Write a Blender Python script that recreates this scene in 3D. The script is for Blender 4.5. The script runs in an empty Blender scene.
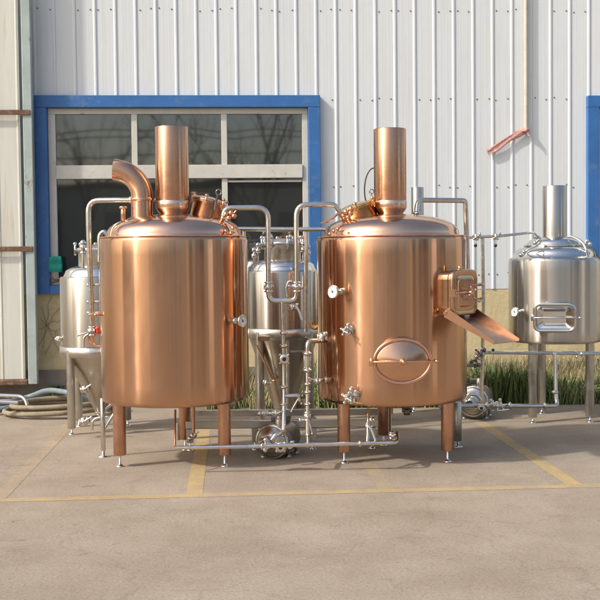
import bpy, math, random
from mathutils import Vector, Matrix
random.seed(7)
S = bpy.context.scene
COL = S.collection
PI = math.pi
# ------------------------------------------------------------------ camera model
F = 1060.0; CH = 1.66
YAW = math.atan(68/F); PITCH = math.atan(43/F); ROLL = math.radians(0.6)
CAM = Vector((0, 0, CH))
_f = Vector((math.sin(YAW)*math.cos(PITCH), math.cos(YAW)*math.cos(PITCH), -math.sin(PITCH)))
_r0 = Vector((math.cos(YAW), -math.sin(YAW), 0)); _u0 = _r0.cross(_f)
RT = _r0*math.cos(ROLL) - _u0*math.sin(ROLL); UP = _u0*math.cos(ROLL) + _r0*math.sin(ROLL)
def ray(px, py): return _f + RT*((px-300)/F) + UP*((300-py)/F)
def W(px, py, z): return CAM + ray(px, py)*z            # point at a given distance along the view
def WY(px, py, Y): r = ray(px, py); return CAM + r*(Y/r.y)   # point on a plane parallel to the factory wall
def G(px, py): r = ray(px, py); return CAM + r*(-CH/r.z)     # point on the ground
def H(py, z, px=300): return W(px, py, z).z
def m(px, z): return px*z/F
cam_d = bpy.data.cameras.new('camera'); cam = bpy.data.objects.new('camera', cam_d); COL.objects.link(cam)
cam_d.sensor_width = 36; cam_d.lens = 36*F/600; cam_d.clip_end = 500; cam_d.clip_start = 0.1
M3 = Matrix((RT, UP, -_f)).transposed(); cam.matrix_world = Matrix.Translation(CAM) @ M3.to_4x4()
S.camera = cam
# ------------------------------------------------------------------ materials
def mat(name, base, rough=0.5, metal=0.0, aniso=0.0, var=0.0, vscale=4.0, vec=(1,1,1), bump=0.0, bscale=40, bvec=(1,1,1),
        rvar=0.0, spec=0.5, c2=None, c2lo=0.55, c2hi=0.7, c2scale=3.0, c2vec=(1,1,1), coat=0.0, trans=0.0, bdet=6):
    M = bpy.data.materials.new(name); M.use_nodes = True; nt = M.node_tree; n = nt.nodes; L = nt.links
    p = n['Principled BSDF']; p.inputs['Roughness'].default_value = rough; p.inputs['Metallic'].default_value = metal
    p.inputs['Specular IOR Level'].default_value = spec
    p.inputs['Base Color'].default_value = (*base, 1)
    if coat: p.inputs['Coat Weight'].default_value = coat; p.inputs['Coat Roughness'].default_value = .1
    if trans: p.inputs['Transmission Weight'].default_value = trans
    tc = n.new('ShaderNodeTexCoord')
    def noise(scale, v, det=5, rgh=.6):
        mp = n.new('ShaderNodeMapping'); mp.inputs['Scale'].default_value = v; L.new(tc.outputs['Object'], mp.inputs['Vector'])
        t = n.new('ShaderNodeTexNoise'); t.inputs['Scale'].default_value = scale; t.inputs['Detail'].default_value = det
        t.inputs['Roughness'].default_value = rgh; L.new(mp.outputs[0], t.inputs['Vector']); return t.outputs['Fac']
    col = None
    if var:
        f = noise(vscale, vec)
        mr = n.new('ShaderNodeMapRange'); mr.inputs['From Min'].default_value = .3; mr.inputs['From Max'].default_value = .7
        mr.inputs['To Min'].default_value = 1-var; mr.inputs['To Max'].default_value = 1+var; L.new(f, mr.inputs['Value'])
        vm = n.new('ShaderNodeVectorMath'); vm.operation = 'SCALE'; vm.inputs[0].default_value = base; L.new(mr.outputs[0], vm.inputs['Scale'])
        col = vm.outputs[0]
    if c2:
        f = noise(c2scale, c2vec, 6, .7)
        mr = n.new('ShaderNodeMapRange'); mr.inputs['From Min'].default_value = c2lo; mr.inputs['From Max'].default_value = c2hi
        L.new(f, mr.inputs['Value'])
        mx = n.new('ShaderNodeMix'); mx.data_type = 'RGBA'; L.new(mr.outputs[0], mx.inputs['Factor'])
        if col: L.new(col, mx.inputs[6])
        else: mx.inputs[6].default_value = (*base, 1)
        mx.inputs[7].default_value = (*c2, 1); col = mx.outputs[2]
    if col: L.new(col, p.inputs['Base Color'])
    if aniso:
        p.inputs['Anisotropic'].default_value = abs(aniso)
        if aniso < 0: p.inputs['Anisotropic Rotation'].default_value = .25
        tg = n.new('ShaderNodeTangent'); tg.direction_type = 'RADIAL'; tg.axis = 'Z'; L.new(tg.outputs[0], p.inputs['Tangent'])
    if rvar:
        f = noise(vscale*2, vec); mr = n.new('ShaderNodeMapRange'); mr.inputs['From Min'].default_value = .3; mr.inputs['From Max'].default_value = .7
        mr.inputs['To Min'].default_value = max(.02, rough-rvar); mr.inputs['To Max'].default_value = rough+rvar
        L.new(f, mr.inputs['Value']); L.new(mr.outputs[0], p.inputs['Roughness'])
    if bump:
        f = noise(bscale, bvec, bdet); b = n.new('ShaderNodeBump'); b.inputs['Strength'].default_value = 1; b.inputs['Distance'].default_value = bump
        L.new(f, b.inputs['Height']); L.new(b.outputs[0], p.inputs['Normal'])
    return M
CU = (0.57, 0.33, 0.205)
M = {}
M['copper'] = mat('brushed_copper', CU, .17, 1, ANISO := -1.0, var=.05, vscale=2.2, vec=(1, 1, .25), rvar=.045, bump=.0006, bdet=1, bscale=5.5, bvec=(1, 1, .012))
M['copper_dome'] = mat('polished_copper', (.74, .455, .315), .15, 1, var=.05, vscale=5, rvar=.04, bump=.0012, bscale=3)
M['chute_in'] = mat('chute_floor', (.38, .29, .235), .42, 1, var=.15, vscale=8, rvar=.1)
M['cover'] = mat('oval_cover_copper', (.64, .38, .25), .22, 1, var=.06, vscale=5, rvar=.03)
M['hatch'] = mat('hatch_copper', (.56, .35, .23), .17, 1, var=.08, vscale=9, rvar=.05)
M['copper_leg'] = mat('copper_leg', (.58, .325, .22), .36, 1, var=.14, vscale=9, rvar=.08, c2=(.34, .14, .08), c2lo=.6, c2hi=.75, c2scale=14)
M['copper_fit'] = mat('copper_fitting', (.82, .45, .26), .2, 1, var=.1, vscale=20, rvar=.06)
M['brass'] = mat('golden_brass', (.80, .50, .22), .2, 1, var=.1, vscale=20)
M['steel'] = mat('brushed_steel', (.55, .515, .46), .25, 1, ANISO, var=.05, vscale=2.5, vec=(1, 1, .3), rvar=.03, bump=.0008, bdet=1, bscale=8, bvec=(1, 1, .015))
M['steel_pol'] = mat('polished_steel', (.70, .69, .66), .13, 1, var=.05, vscale=8, rvar=.05, bump=.0004, bscale=6)
M['steel_mat'] = mat('dull_steel', (.52, .50, .46), .36, 1, var=.12, vscale=6, rvar=.1)
M['steel_cone'] = mat('steel_cone', (.50, .45, .38), .33, 1, var=.1, vscale=4, rvar=.08)
M['pipe'] = mat('steel_pipe', (.66, .63, .58), .22, 1, var=.1, vscale=15, rvar=.07)
M['darksteel'] = mat('dark_steel', (.20, .19, .17), .35, 1, var=.2, vscale=14)
M['black'] = mat('black_rubber', (.018, .018, .018), .5)
M['motor'] = mat('pump_motor_shell', (.30, .28, .25), .4, .8, var=.2, vscale=12)
M['dial'] = mat('dial_white', (.78, .80, .80), .35)
M['blue_face'] = mat('dial_blue', (.16, .26, .38), .4)
M['red'] = mat('red_paint', (.50, .045, .025), .4, var=.15, vscale=30)
M['glass'] = mat('sight_glass', (.75, .72, .62), .06, 0, trans=.75)
M['cladding'] = mat('white_metal_cladding', (.635, .66, .665), .52, 0, var=.035, vscale=1.2, vec=(1, 1, .25), c2=(.55, .565, .555), c2lo=.52, c2hi=.85, c2scale=2.6, c2vec=(4, 1, .25), bump=.004, bscale=1.6, bdet=3)
M['screw'] = mat('rusty_screw', (.17, .15, .135), .6)
M['blue'] = mat('blue_window_trim', (.035, .135, .36), .42, 0, var=.12, vscale=3, c2=(.11, .19, .32), c2lo=.55, c2hi=.72, c2scale=7, bump=.001, bscale=4)
M['winframe'] = mat('weathered_white_frame', (.56, .54, .48), .55, 0, var=.08, vscale=5, c2=(.26, .19, .12), c2lo=.60, c2hi=.74, c2scale=9, bump=.002, bscale=14)
M['plinth'] = mat('cream_plinth', (.60, .49, .28), .8, 0, var=.10, vscale=2.2, c2=(.36, .28, .16), c2lo=.54, c2hi=.78, c2scale=2.4, bump=.006, bscale=16)
M['dado'] = mat('grey_cement_base', (.21, .185, .15), .9, 0, var=.18, vscale=4, bump=.006, bscale=16)
M['doorleaf'] = mat('cream_door_sheet', (.60, .595, .53), .5, 0, var=.05, vscale=3, vec=(3, 1, .3), c2=(.46, .37, .22), c2lo=.55, c2hi=.82, c2scale=2.5, c2vec=(7, 1, .35), bump=.0015, bscale=5)
M['teal'] = mat('faded_teal_steel', (.36, .42, .40), .55, 0, var=.12, vscale=4, c2=(.20, .10, .05), c2lo=.60, c2hi=.70, c2scale=9, c2vec=(1, 1, .5), bump=.002, bscale=20)
M['rust'] = mat('rusty_steel', (.13, .07, .04), .8, 0, var=.3, vscale=10, c2=(.28, .18, .11), c2lo=.5, c2hi=.7, c2scale=14, bump=.003, bscale=30)
M['greencloth'] = mat('green_cloth', (.0, .22, .17), .7, 0, var=.15, vscale=12)
M['pinkcloth'] = mat('faded_pink_cloth', (.56, .29, .25), .9, 0, var=.2, vscale=18, c2=(.66, .55, .50), c2lo=.52, c2hi=.72, c2scale=16, bump=.010, bscale=22, bvec=(1, 1, 2))
M['conduit'] = mat('stained_conduit', (.50, .46, .38), .55, 0, var=.12, vscale=6, c2=(.30, .22, .14), c2lo=.55, c2hi=.7, c2scale=8)
M['hose'] = mat('beige_hose', (.25, .205, .135), .7, 0, var=.16, vscale=8, c2=(.18, .14, .09), c2lo=.5, c2hi=.7, c2scale=12)
M['bluehose'] = mat('blue_grey_hose', (.16, .20, .22), .5, 0, var=.15, vscale=8)
M['twig'] = mat('dry_twig', (.22, .16, .10), .9)
M['stick'] = mat('rusty_rod', (.30, .20, .14), .7, var=.2, vscale=20)
M['bark'] = mat('dark_bark', (.06, .05, .04), .9)
M['far_wall'] = mat('added_block_wall', (.30, .28, .25), .8, var=.1)
M['far_dim'] = mat('dim_shed_wall', (.24, .24, .23), .8, var=.1)
M['far_dark'] = mat('opposite_doors', (.06, .06, .065), .6)
M['far_roof'] = mat('opposite_roof', (.14, .10, .08), .8)
M['white_flower'] = mat('flower_white', (.75, .72, .55), .7)
def leafmat(name, c, v=.3):
    A = mat(name, c, .6, 0, var=v, vscale=3); return A
M['grass_dry'] = leafmat('dry_grass', (.34, .27, .15)); M['grass_mid'] = leafmat('olive_grass', (.20, .22, .085)); M['grass_green'] = leafmat('green_grass', (.115, .19, .05))
def pane_mat():
    A = mat('dark_window_glass', (.026, .028, .025), .03, 0, spec=.5); nt = A.node_tree; n = nt.nodes; L = nt.links; p = n['Principled BSDF']
    tc = n.new('ShaderNodeTexCoord'); t = n.new('ShaderNodeTexNoise'); t.inputs['Scale'].default_value = 1.1; t.inputs['Detail'].default_value = 1
    L.new(tc.outputs['Object'], t.inputs['Vector']); b = n.new('ShaderNodeBump'); b.inputs['Strength'].default_value = 1; b.inputs['Distance'].default_value = .0025
    L.new(t.outputs['Fac'], b.inputs['Height']); L.new(b.outputs[0], p.inputs['Normal']); p.inputs['IOR'].default_value = 2.3
    return A
M['pane'] = pane_mat()
def ground_mat():
    A = bpy.data.materials.new('concrete_yard'); A.use_nodes = True; nt = A.node_tree; n = nt.nodes; L = nt.links; p = n['Principled BSDF']
    tc = n.new('ShaderNodeTexCoord')
    def noise(s, v=(1,1,1), d=6, r=.6, w=0):
        mp = n.new('ShaderNodeMapping'); mp.inputs['Scale'].default_value = v; mp.inputs['Location'].default_value = (w, w*2, 0); L.new(tc.outputs['Object'], mp.inputs['Vector'])
        t = n.new('ShaderNodeTexNoise'); t.inputs['Scale'].default_value = s; t.inputs['Detail'].default_value = d; t.inputs['Roughness'].default_value = r
        L.new(mp.outputs[0], t.inputs['Vector']); return t.outputs['Fac']
    def ramp(f, stops):
        r = n.new('ShaderNodeValToRGB'); L.new(f, r.inputs[0]); e = r.color_ramp.elements
        while len(e) < len(stops): e.new(.5)
        for q, (ps, c) in zip(e, stops): q.position = ps; q.color = (*c, 1)
        return r.outputs[0]
    def mix(a, b, f, mode='MIX'):
        x = n.new('ShaderNodeMix'); x.data_type = 'RGBA'; x.blend_type = mode
        for s_, v_ in ((6, a), (7, b)):
            if isinstance(v_, tuple): x.inputs[s_].default_value = (*v_, 1)
            else: L.new(v_, x.inputs[s_])
        if isinstance(f, float): x.inputs[0].default_value = f
        else: L.new(f, x.inputs[0])
        return x.outputs[2]
    base = ramp(noise(1.3, (1, .7, 1), 9, .68), [(.25, (.265, .215, .16)), (.52, (.32, .265, .205)), (.75, (.37, .31, .245))])
    spk = ramp(noise(60, d=3), [(.35, (.72, .72, .72)), (.55, (1, 1, 1)), (.75, (1.1, 1.1, 1.1))])
    c = mix(base, spk, .75, 'MULTIPLY')
    st = ramp(noise(1.7, (.8, .9, 1), 9, .72, 3.1), [(.40, (.80, .77, .74)), (.55, (1, 1, 1)), (1, (1, 1, 1))])
    c = mix(c, st, .6, 'MULTIPLY')
    st2 = ramp(noise(6, (1, 1.5, 1), 6, .7, 8.3), [(.30, (.50, .46, .42)), (.39, (1, 1, 1)), (1, (1, 1, 1))])
    c = mix(c, st2, .7, 'MULTIPLY')
    # cracks
    mp = n.new('ShaderNodeMapping'); L.new(tc.outputs['Object'], mp.inputs['Vector'])
    wn = n.new('ShaderNodeTexNoise'); wn.inputs['Scale'].default_value = 2.5; wn.inputs['Detail'].default_value = 5; L.new(mp.outputs[0], wn.inputs['Vector'])
    ad = n.new('ShaderNodeVectorMath'); ad.operation = 'MULTIPLY_ADD'; L.new(wn.outputs['Color'], ad.inputs[0]); ad.inputs[1].default_value = (.5, .5, .5); L.new(mp.outputs[0], ad.inputs[2])
    vo = n.new('ShaderNodeTexVoronoi'); vo.feature = 'DISTANCE_TO_EDGE'; vo.inputs['Scale'].default_value = .55; L.new(ad.outputs[0], vo.inputs['Vector'])
    ck = ramp(vo.outputs['Distance'], [(.0, (.35, .32, .28)), (.006, (1, 1, 1)), (1, (1, 1, 1))])
    c = mix(c, ck, .22, 'MULTIPLY')
    st3 = ramp(noise(14, (1, 1, 1), 4, .6, 5.7), [(.24, (.42, .38, .34)), (.31, (1, 1, 1)), (1, (1, 1, 1))])
    c = mix(c, st3, .45, 'MULTIPLY')
    L.new(c, p.inputs['Base Color']); p.inputs['Roughness'].default_value = .82; p.inputs['Specular IOR Level'].default_value = .3
    b = n.new('ShaderNodeBump'); b.inputs['Strength'].default_value = 1; b.inputs['Distance'].default_value = .004; L.new(noise(25, (1, 1.4, 1), 8, .7), b.inputs['Height']); L.new(b.outputs[0], p.inputs['Normal'])
    A['c'] = 1
    return A
M['ground'] = ground_mat()
def paint_mat(name, amt):
    A = ground_mat(); A.name = name; nt = A.node_tree; n = nt.nodes; L = nt.links; p = n['Principled BSDF']
    src = p.inputs['Base Color'].links[0].from_socket
    tc = n.new('ShaderNodeTexCoord'); t = n.new('ShaderNodeTexNoise'); t.inputs['Scale'].default_value = 7; t.inputs['Detail'].default_value = 9; t.inputs['Roughness'].default_value = .75
    L.new(tc.outputs['Object'], t.inputs['Vector'])
    mr = n.new('ShaderNodeMapRange'); mr.inputs['From Min'].default_value = .38; mr.inputs['From Max'].default_value = .62
    mr.inputs['To Min'].default_value = max(0, amt-.35); mr.inputs['To Max'].default_value = min(1, amt+.2); L.new(t.outputs['Fac'], mr.inputs['Value'])
    x = n.new('ShaderNodeMix'); x.data_type = 'RGBA'; L.new(src, x.inputs[6]); x.inputs[7].default_value = (.47, .33, .12, 1); L.new(mr.outputs[0], x.inputs[0]); L.new(x.outputs[2], p.inputs['Base Color'])
    return A
M['paint'] = paint_mat('faded_yellow_paint', .6); M['paint_worn'] = paint_mat('worn_yellow_paint', .06); M['paint_mid'] = paint_mat('thin_yellow_paint', .5)
# ------------------------------------------------------------------ mesh builder
def frame(ax, hint=None):
    z = Vector(ax).normalized(); h = Vector(hint) if hint is not None else (Vector((0, 0, 1)) if abs(z.z) < .95 else Vector((1, 0, 0)))
    x = h.cross(z).normalized(); y = z.cross(x); return x, y, z
class MB:
    def __init__(s): s.v = []; s.f = []; s.mi = []; s.sm = []
    def add(s, vs, fs, mi=0, smooth=True):
        b = len(s.v); s.v += [Vector(q) for q in vs]
        for f in fs: s.f.append([b+i for i in f]); s.mi.append(mi); s.sm.append(smooth)
        return s
    def lathe(s, prof, o, ax=(0, 0, 1), seg=32, mi=0, cap=(False, False)):
        x, y, z = frame(ax); o = Vector(o); vs = []; n = len(prof)
        for (r, h) in prof:
            for k in range(seg):
                a = 2*PI*k/seg; vs.append(o + z*h + (x*math.cos(a)+y*math.sin(a))*r)
        fs = []
        for i in range(n-1):
            for k in range(seg):
                k2 = (k+1) % seg; fs.append((i*seg+k, i*seg+k2, (i+1)*seg+k2, (i+1)*seg+k))
        s.add(vs, fs, mi)
        if cap[0]: s.add(vs[:seg][::-1], [tuple(range(seg))], mi, False)
        if cap[1]: s.add(vs[-seg:], [tuple(range(seg))], mi, False)
        return s
    def cyl(s, a, b, r, seg=16, mi=0, r2=None, bev=True):
        a = Vector(a); b = Vector(b); h = (b-a).length; r2 = r if r2 is None else r2; e = min(.12*min(r, r2), .1*h)
        pr = [(r-e, 0), (r, e), (r2, h-e), (r2-e, h)] if bev else [(r, 0), (r2, h)]
        return s.lathe(pr, a, b-a, seg, mi, (True, True))
    def box(s, c, size, ax=None, mi=0):
        c = Vector(c); X, Y, Z = ax if ax else (Vector((1,0,0)), Vector((0,1,0)), Vector((0,0,1))); vs = []
        for dz in (-.5, .5):
            for dy in (-.5, .5):
                for dx in (-.5, .5): vs.append(c + X*(dx*size[0]) + Y*(dy*size[1]) + Z*(dz*size[2]))
        s.add(vs, [(0,2,3,1), (4,5,7,6), (0,1,5,4), (2,6,7,3), (0,4,6,2), (1,3,7,5)], mi, False); return s
    def bx(s, x0, x1, y0, y1, z0, z1, mi=0):
        return s.box(((x0+x1)/2, (y0+y1)/2, (z0+z1)/2), (x1-x0, y1-y0, z1-z0), None, mi)
    def path(s, pts, r, seg=14, mi=0, fil=0.05, closed=False, rs=None, cap=True):
        pts = [Vector(p) for p in pts]
        if fil and not closed:
            q = [pts[0]]
            for i in range(1, len(pts)-1):
                a, b, c = pts[i-1], pts[i], pts[i+1]; u = (a-b); w = (c-b); d = min(fil, u.length*.48, w.length*.48)
                p0 = b+u.normalized()*d; p1 = b+w.normalized()*d
                for k in range(7):
                    t = k/6; q.append(p0*(1-t)**2 + b*2*t*(1-t) + p1*t*t)
            q.append(pts[-1]); pts = q
        n = len(pts); T = []
        for i in range(n):
            if closed: t = pts[(i+1) % n]-pts[i-1]
            else: t = pts[min(i+1, n-1)]-pts[max(i-1, 0)]
            T.append(t.normalized() if t.length > 1e-9 else Vector((0,0,1)))
        x, y, z = frame(T[0]); vs = []
        for i in range(n):
            x = (x - T[i]*x.dot(T[i])); x = x.normalized() if x.length > 1e-6 else frame(T[i])[0]
            y = T[i].cross(x); rr = rs[i] if rs else r
            for k in range(seg): a = 2*PI*k/seg; vs.append(pts[i]+(x*math.cos(a)+y*math.sin(a))*rr)
        fs = []
        for i in range(n if closed else n-1):
            j = (i+1) % n
            for k in range(seg): k2 = (k+1) % seg; fs.append((i*seg+k, i*seg+k2, j*seg+k2, j*seg+k))
        s.add(vs, fs, mi)
        if cap and not closed: s.add(vs[:seg][::-1], [tuple(range(seg))], mi, False); s.add(vs[-seg:], [tuple(range(seg))], mi, False)
        return s
    def shell(s, loops, mi=0, cap=(False, True), smooth=True):
        n = len(loops[0]); vs = [p for l in loops for p in l]; fs = []
        for i in range(len(loops)-1):
            for k in range(n): k2 = (k+1) % n; fs.append((i*n+k, i*n+k2, (i+1)*n+k2, (i+1)*n+k))
        s.add(vs, fs, mi, smooth)
        if cap[0]: s.add(loops[0][::-1], [tuple(range(n))], mi, False)
        if cap[1]: s.add(loops[-1], [tuple(range(n))], mi, False)
        return s
    def sphere(s, c, r, seg=14, mi=0, sq=1.0, ax=(0,0,1)):
        pr = [(max(r*math.sin(PI*k/8), 1e-4), -r*sq*math.cos(PI*k/8)) for k in range(9)]; return s.lathe(pr, c, ax, seg, mi)
    def build(s, name, mats, parent=None, bevel=0):
        if not isinstance(mats, (list, tuple)): mats = [mats]
        me = bpy.data.meshes.new(name); o = bpy.data.objects.new(name, me); COL.objects.link(o)
        org = Vector((0,0,0))
        if parent is not None:
            o.parent = parent; r = parent
            while r is not None: org += Vector(r.location); r = r.parent
        else:
            xs = [v.x for v in s.v]; ys = [v.y for v in s.v]; org = Vector(((min(xs)+max(xs))/2, (min(ys)+max(ys))/2, min(v.z for v in s.v))); o.location = org
        me.from_pydata([v-org for v in s.v], [], s.f)
        for q in mats: me.materials.append(M[q] if isinstance(q, str) else q)
        me.polygons.foreach_set('material_index', s.mi); me.polygons.foreach_set('use_smooth', s.sm); me.update()
        if bevel:
            b = o.modifiers.new('bevel', 'BEVEL'); b.width = bevel; b.segments = 2; b.limit_method = 'ANGLE'
        return o
def tag(o, label=None, cat=None, group=None, kind=None):
    for k, v in (('label', label), ('category', cat), ('group', group), ('kind', kind)):
        if v: o[k] = v
    return o
def thing(name, loc, label, cat, group=None):
    o = bpy.data.objects.new(name, None); COL.objects.link(o); o.location = Vector(loc); o.empty_display_size = .2
    return tag(o, label, cat, group)
def rrect(c, X, Y, w, h, r, n=6):
    out = []
    for (sx, sy, a0) in ((1, 1, 0), (-1, 1, 90), (-1, -1, 180), (1, -1, 270)):
        for k in range(n+1):
            a = math.radians(a0+90*k/n); out.append(c + X*(sx*(w/2-r)+r*math.cos(a)) + Y*(sy*(h/2-r)+r*math.sin(a)))
    return out
def ellipse(c, X, Y, a, b, n=48): return [c+X*(a*math.cos(2*PI*k/n))+Y*(b*math.sin(2*PI*k/n)) for k in range(n)]
# ------------------------------------------------------------------ small fittings (parts)
def ferrule(root, c, ax, r, mt='pipe', name='clamp'):
    c = Vector(c); A = Vector(ax).normalized(); w = r*.55
    b = MB().lathe([(r, -w*1.6), (r*1.15, -w*1.2), (r*1.6, -w*.7), (r*1.75, -w*.3), (r*1.75, w*.3), (r*1.6, w*.7), (r*1.15, w*1.2), (r, w*1.6)], c, A, 18)
    x, y, z = frame(A)
    b.cyl(c+x*r*1.6-y*r*.2, c+x*r*2.3-y*r*.2, r*.22, 8).sphere(c+x*r*2.4-y*r*.2, r*.38, 8)
    return b.build(name, mt, root)
def valve(root, c, ax, r, lever, mt='pipe', hmt='pipe', name='valve'):
    """tri-clamp butterfly valve: body between two ferrules, stem and lever handle"""
    c = Vector(c); A = Vector(ax).normalized(); L = Vector(lever); ln = L.normalized(); side = A.cross(ln)
    if side.length < .1: side = frame(A)[0]
    side.normalize()
    b = MB().lathe([(r, -r*2.2), (r*1.7, -r*1.9), (r*1.7, -r*1.5), (r*1.25, -r*1.3), (r*1.45, -r*.9), (r*1.9, -r*.7), (r*1.9, r*.7), (r*1.45, r*.9), (r*1.25, r*1.3), (r*1.7, r*1.5), (r*1.7, r*1.9), (r, r*2.2)], c, A, 20)
    toc = (CAM-c); toc.z = 0; sd = side if side.dot(toc) > 0 else -side
    b.cyl(c+sd*r*1.5, c+sd*r*3.0, r*.5, 10)
    for a in range(4):
        x, y, z = frame(A); d = (x*math.cos(a*PI/2+.7)+y*math.sin(a*PI/2+.7))*r*1.8; b.cyl(c+d-A*r, c+d+A*r, r*.2, 6)
    v = b.build(name, mt, root)
    h = MB(); p = c+sd*r*3.0; h.sphere(p, r*.65, 10)
    h.path([p, p+ln*L.length*.35+sd*r*.3, p+L+sd*r*.3], r*.33, 8, fil=r, rs=None); h.sphere(p+L+sd*r*.3, r*.45, 8)
    h.build('handle', hmt, v); return v
def hubvalve(root, c, ax, r, name='valve'):
    """round hub looking at the viewer with black centre"""
    c = Vector(c); A = Vector(ax).normalized()
    b = MB().lathe([(r*.6, -r*.9), (r, -r*.7), (r, r*.1), (r*1.12, r*.2), (r*1.12, r*.45), (r*.9, r*.6), (r*.5, r*.65), (.001, r*.65)], c, A, 24)
    x, y, z = frame(A)
    for k in range(4):
        a = k*PI/2+PI/4; d = x*math.cos(a)+y*math.sin(a); b.cyl(c+d*r*.95, c+d*r*1.45, r*.24, 8)
    v = b.build(name, 'pipe', root); MB().cyl(c+A*r*.64, c+A*r*.95, r*.42, 14).build('cap', 'black', v); return v
def thermometer(root, base, ax, ln, r, mt='copper_fit'):
    base = Vector(base); A = Vector(ax).normalized(); tip = base+A*ln
    b = MB().cyl(base-A*.03, tip, r*.26, 12); b.cyl(base-A*.01, base+A*.03, r*.5, 14); b.lathe([(.3*r, -.3*r), (r*.95, -.2*r), (r*1.04, 0), (r*1.04, r*.28), (r*.93, r*.34), (r*.9, r*.26)], tip, A, 32)
    t = b.build('thermometer', [mt if False else 'steel_pol'], root)
    d = MB(); x, y, z = frame(A); o = tip+A*r*.25; n = 32
    d.add([o+(x*math.cos(2*PI*k/n)+y*math.sin(2*PI*k/n))*r*.92 for k in range(n)], [tuple(range(n))], 0, False)
    o2 = o+A*.0015; 
    d.add([o2+(x*math.cos(2*PI*k/n)+y*math.sin(2*PI*k/n))*r*.24 for k in range(n)], [tuple(range(n))], 2, False)
    for k in range(11):
        a = math.radians(-45+27*k); u = x*math.cos(a)+y*math.sin(a); w = A.cross(u)
        d.box(o2+u*r*.74, (r*.2, r*.045, .001), (u, w, A), 1)
    u = (x*math.cos(2.2)+y*math.sin(2.2)); d.box(o2+A*.002+u*r*.25, (r*.9, r*.06, .001), (u, A.cross(u), A), 1)
    d.build('dial', ['dial', 'black', 'blue_face'], t); return t
def foot(root, x, y, z0, r=.02, h=.085, parent=None):
    b = MB().lathe([(r*2.1, 0), (r*2.1, .006), (r*1.3, .014), (r*.55, .022), (r*.5, h)], (x, y, .001), (0,0,1), 16, 0, (True, True))
    return b.build('foot', 'steel_pol', parent or root)
def leg(root, x, y, ztop, r, mt, hfoot=.095):
    l = MB().lathe([(r*.9, 0), (r, .006), (r, ztop-hfoot)], (x, y, hfoot), (0,0,1), 24, 0, (True, True)).build('leg', mt, root)
    foot(root, x, y, hfoot, .016, hfoot+.005, l); return l
FX = Vector((RT.x, RT.y, 0)).normalized()       # to the right across the yard, level
FB = Vector((-_f.x, -_f.y, 0)).normalized()     # from the tanks back to the viewer
def az(deg): a = math.radians(deg); return FX*math.sin(a)+FB*math.cos(a)   # 0 = facing the viewer, + = right
ZU = Vector((0, 0, 1))
# ------------------------------------------------------------------ GROUND
g = MB(); g.add([(-60, -60, 0), (60, -60, 0), (60, 60, 0), (-60, 60, 0)], [(0, 1, 2, 3)], 0, False)
go = g.build('ground', 'ground'); tag(go, kind='structure', label='worn concrete factory yard with cracks and stains')
def strip(x0, x1, y0, y1, mt, z=.0015):
    b = MB(); b.add([(x0, y0, z), (x1, y0, z), (x1, y1, z), (x0, y1, z)], [(0, 1, 2, 3)], 0, False)
    o = b.build('painted_line', mt); o.data.transform(Matrix.Translation(o.location)); o.location = (0,0,0); tag(o, kind='structure'); return o
yF = G(300, 493).y
xa = G(567, 480).x; xb = G(196.5, 480).x; sp = (xa-xb)/2
strip(-12, 12, yF-.055, yF+.055, 'paint_mid')
for x, mt_, yy in ((xa, 'paint', G(540, 421).y), (xb, 'paint', 10.9), ((xa+xb)/2, 'paint_worn', 10.9), (xb-sp, 'paint_worn', 10.9), (xa+sp, 'paint_worn', G(540, 421).y)):
    strip(x-.058, x+.058, yF+.056, yy, mt_)
strip(xa-.6, 12, G(540, 421).y+.001, G(540, 421).y+.10, 'paint_worn')
# ------------------------------------------------------------------ FACTORY BUILDING
YW = 13.0
def wx(px): return WY(px, 200, YW).x
def wz(py, px=300): return WY(px, py, YW).z
bl = thing('factory_building', (wx(300), YW, 0), 'white ribbed metal factory wall with blue trimmed windows and a cream painted base', 'building')
zs = wz(289, 480)            # underside of the cladding
ztop = 6.8
win = [(wx(37), wx(320.5), wz(293, 100), wz(96, 180)), (wx(586), wx(586)+3.55, wz(293, 586), wz(96.3, 586))]
per = (wx(493)-wx(376.5))/6; ph = wx(376.5)
c = MB(); x = ph-per*60
def prof(x0, x1):
    """ribbed outline between two x positions: one tall rib a period, two faint swages between"""
    pts = set([x0, x1]); k0 = int((x0-ph)/per)-2
    for k in range(k0, k0+int((x1-x0)/per)+5):
        for (dx) in (-.022, -.008, .008, .022, per*.33-.012, per*.33, per*.33+.012, per*.66-.012, per*.66, per*.66+.012):
            xx = ph+k*per+dx
            if x0 < xx < x1: pts.add(xx)
    out = []
    for xx in sorted(pts):
        t = ((xx-ph+per/2) % per)-per/2; a = abs(t)
        h = .011 if a <= .0085 else (.011*(1-(a-.0085)/.0135) if a < .022 else 0)
        t2 = (xx-ph) % per
        for q in (per*.33, per*.66):
            if abs(t2-q) < .011: h = .0005
        out.append((xx, YW-h))
    return out
def clad(x0, x1, z0, z1):
    p = prof(x0, x1); vs = []; 
    for (a, b) in p: vs += [(a, b, z0), (a, b, z1)]
    c.add(vs, [(2*i, 2*i+2, 2*i+3, 2*i+1) for i in range(len(p)-1)], 0, False)
edges = [-16, win[0][0], win[0][1], win[1][0], win[1][1], 16]
for i in range(5):
    if i in (1, 3): clad(edges[i], edges[i+1], win[i//2][3], ztop)
    else: clad(edges[i], edges[i+1], zs, ztop)
rows = [wz(187, 400)+k*(wz(99, 400)-wz(187, 400)) for k in range(-1, 4)]
k = -60
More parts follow.
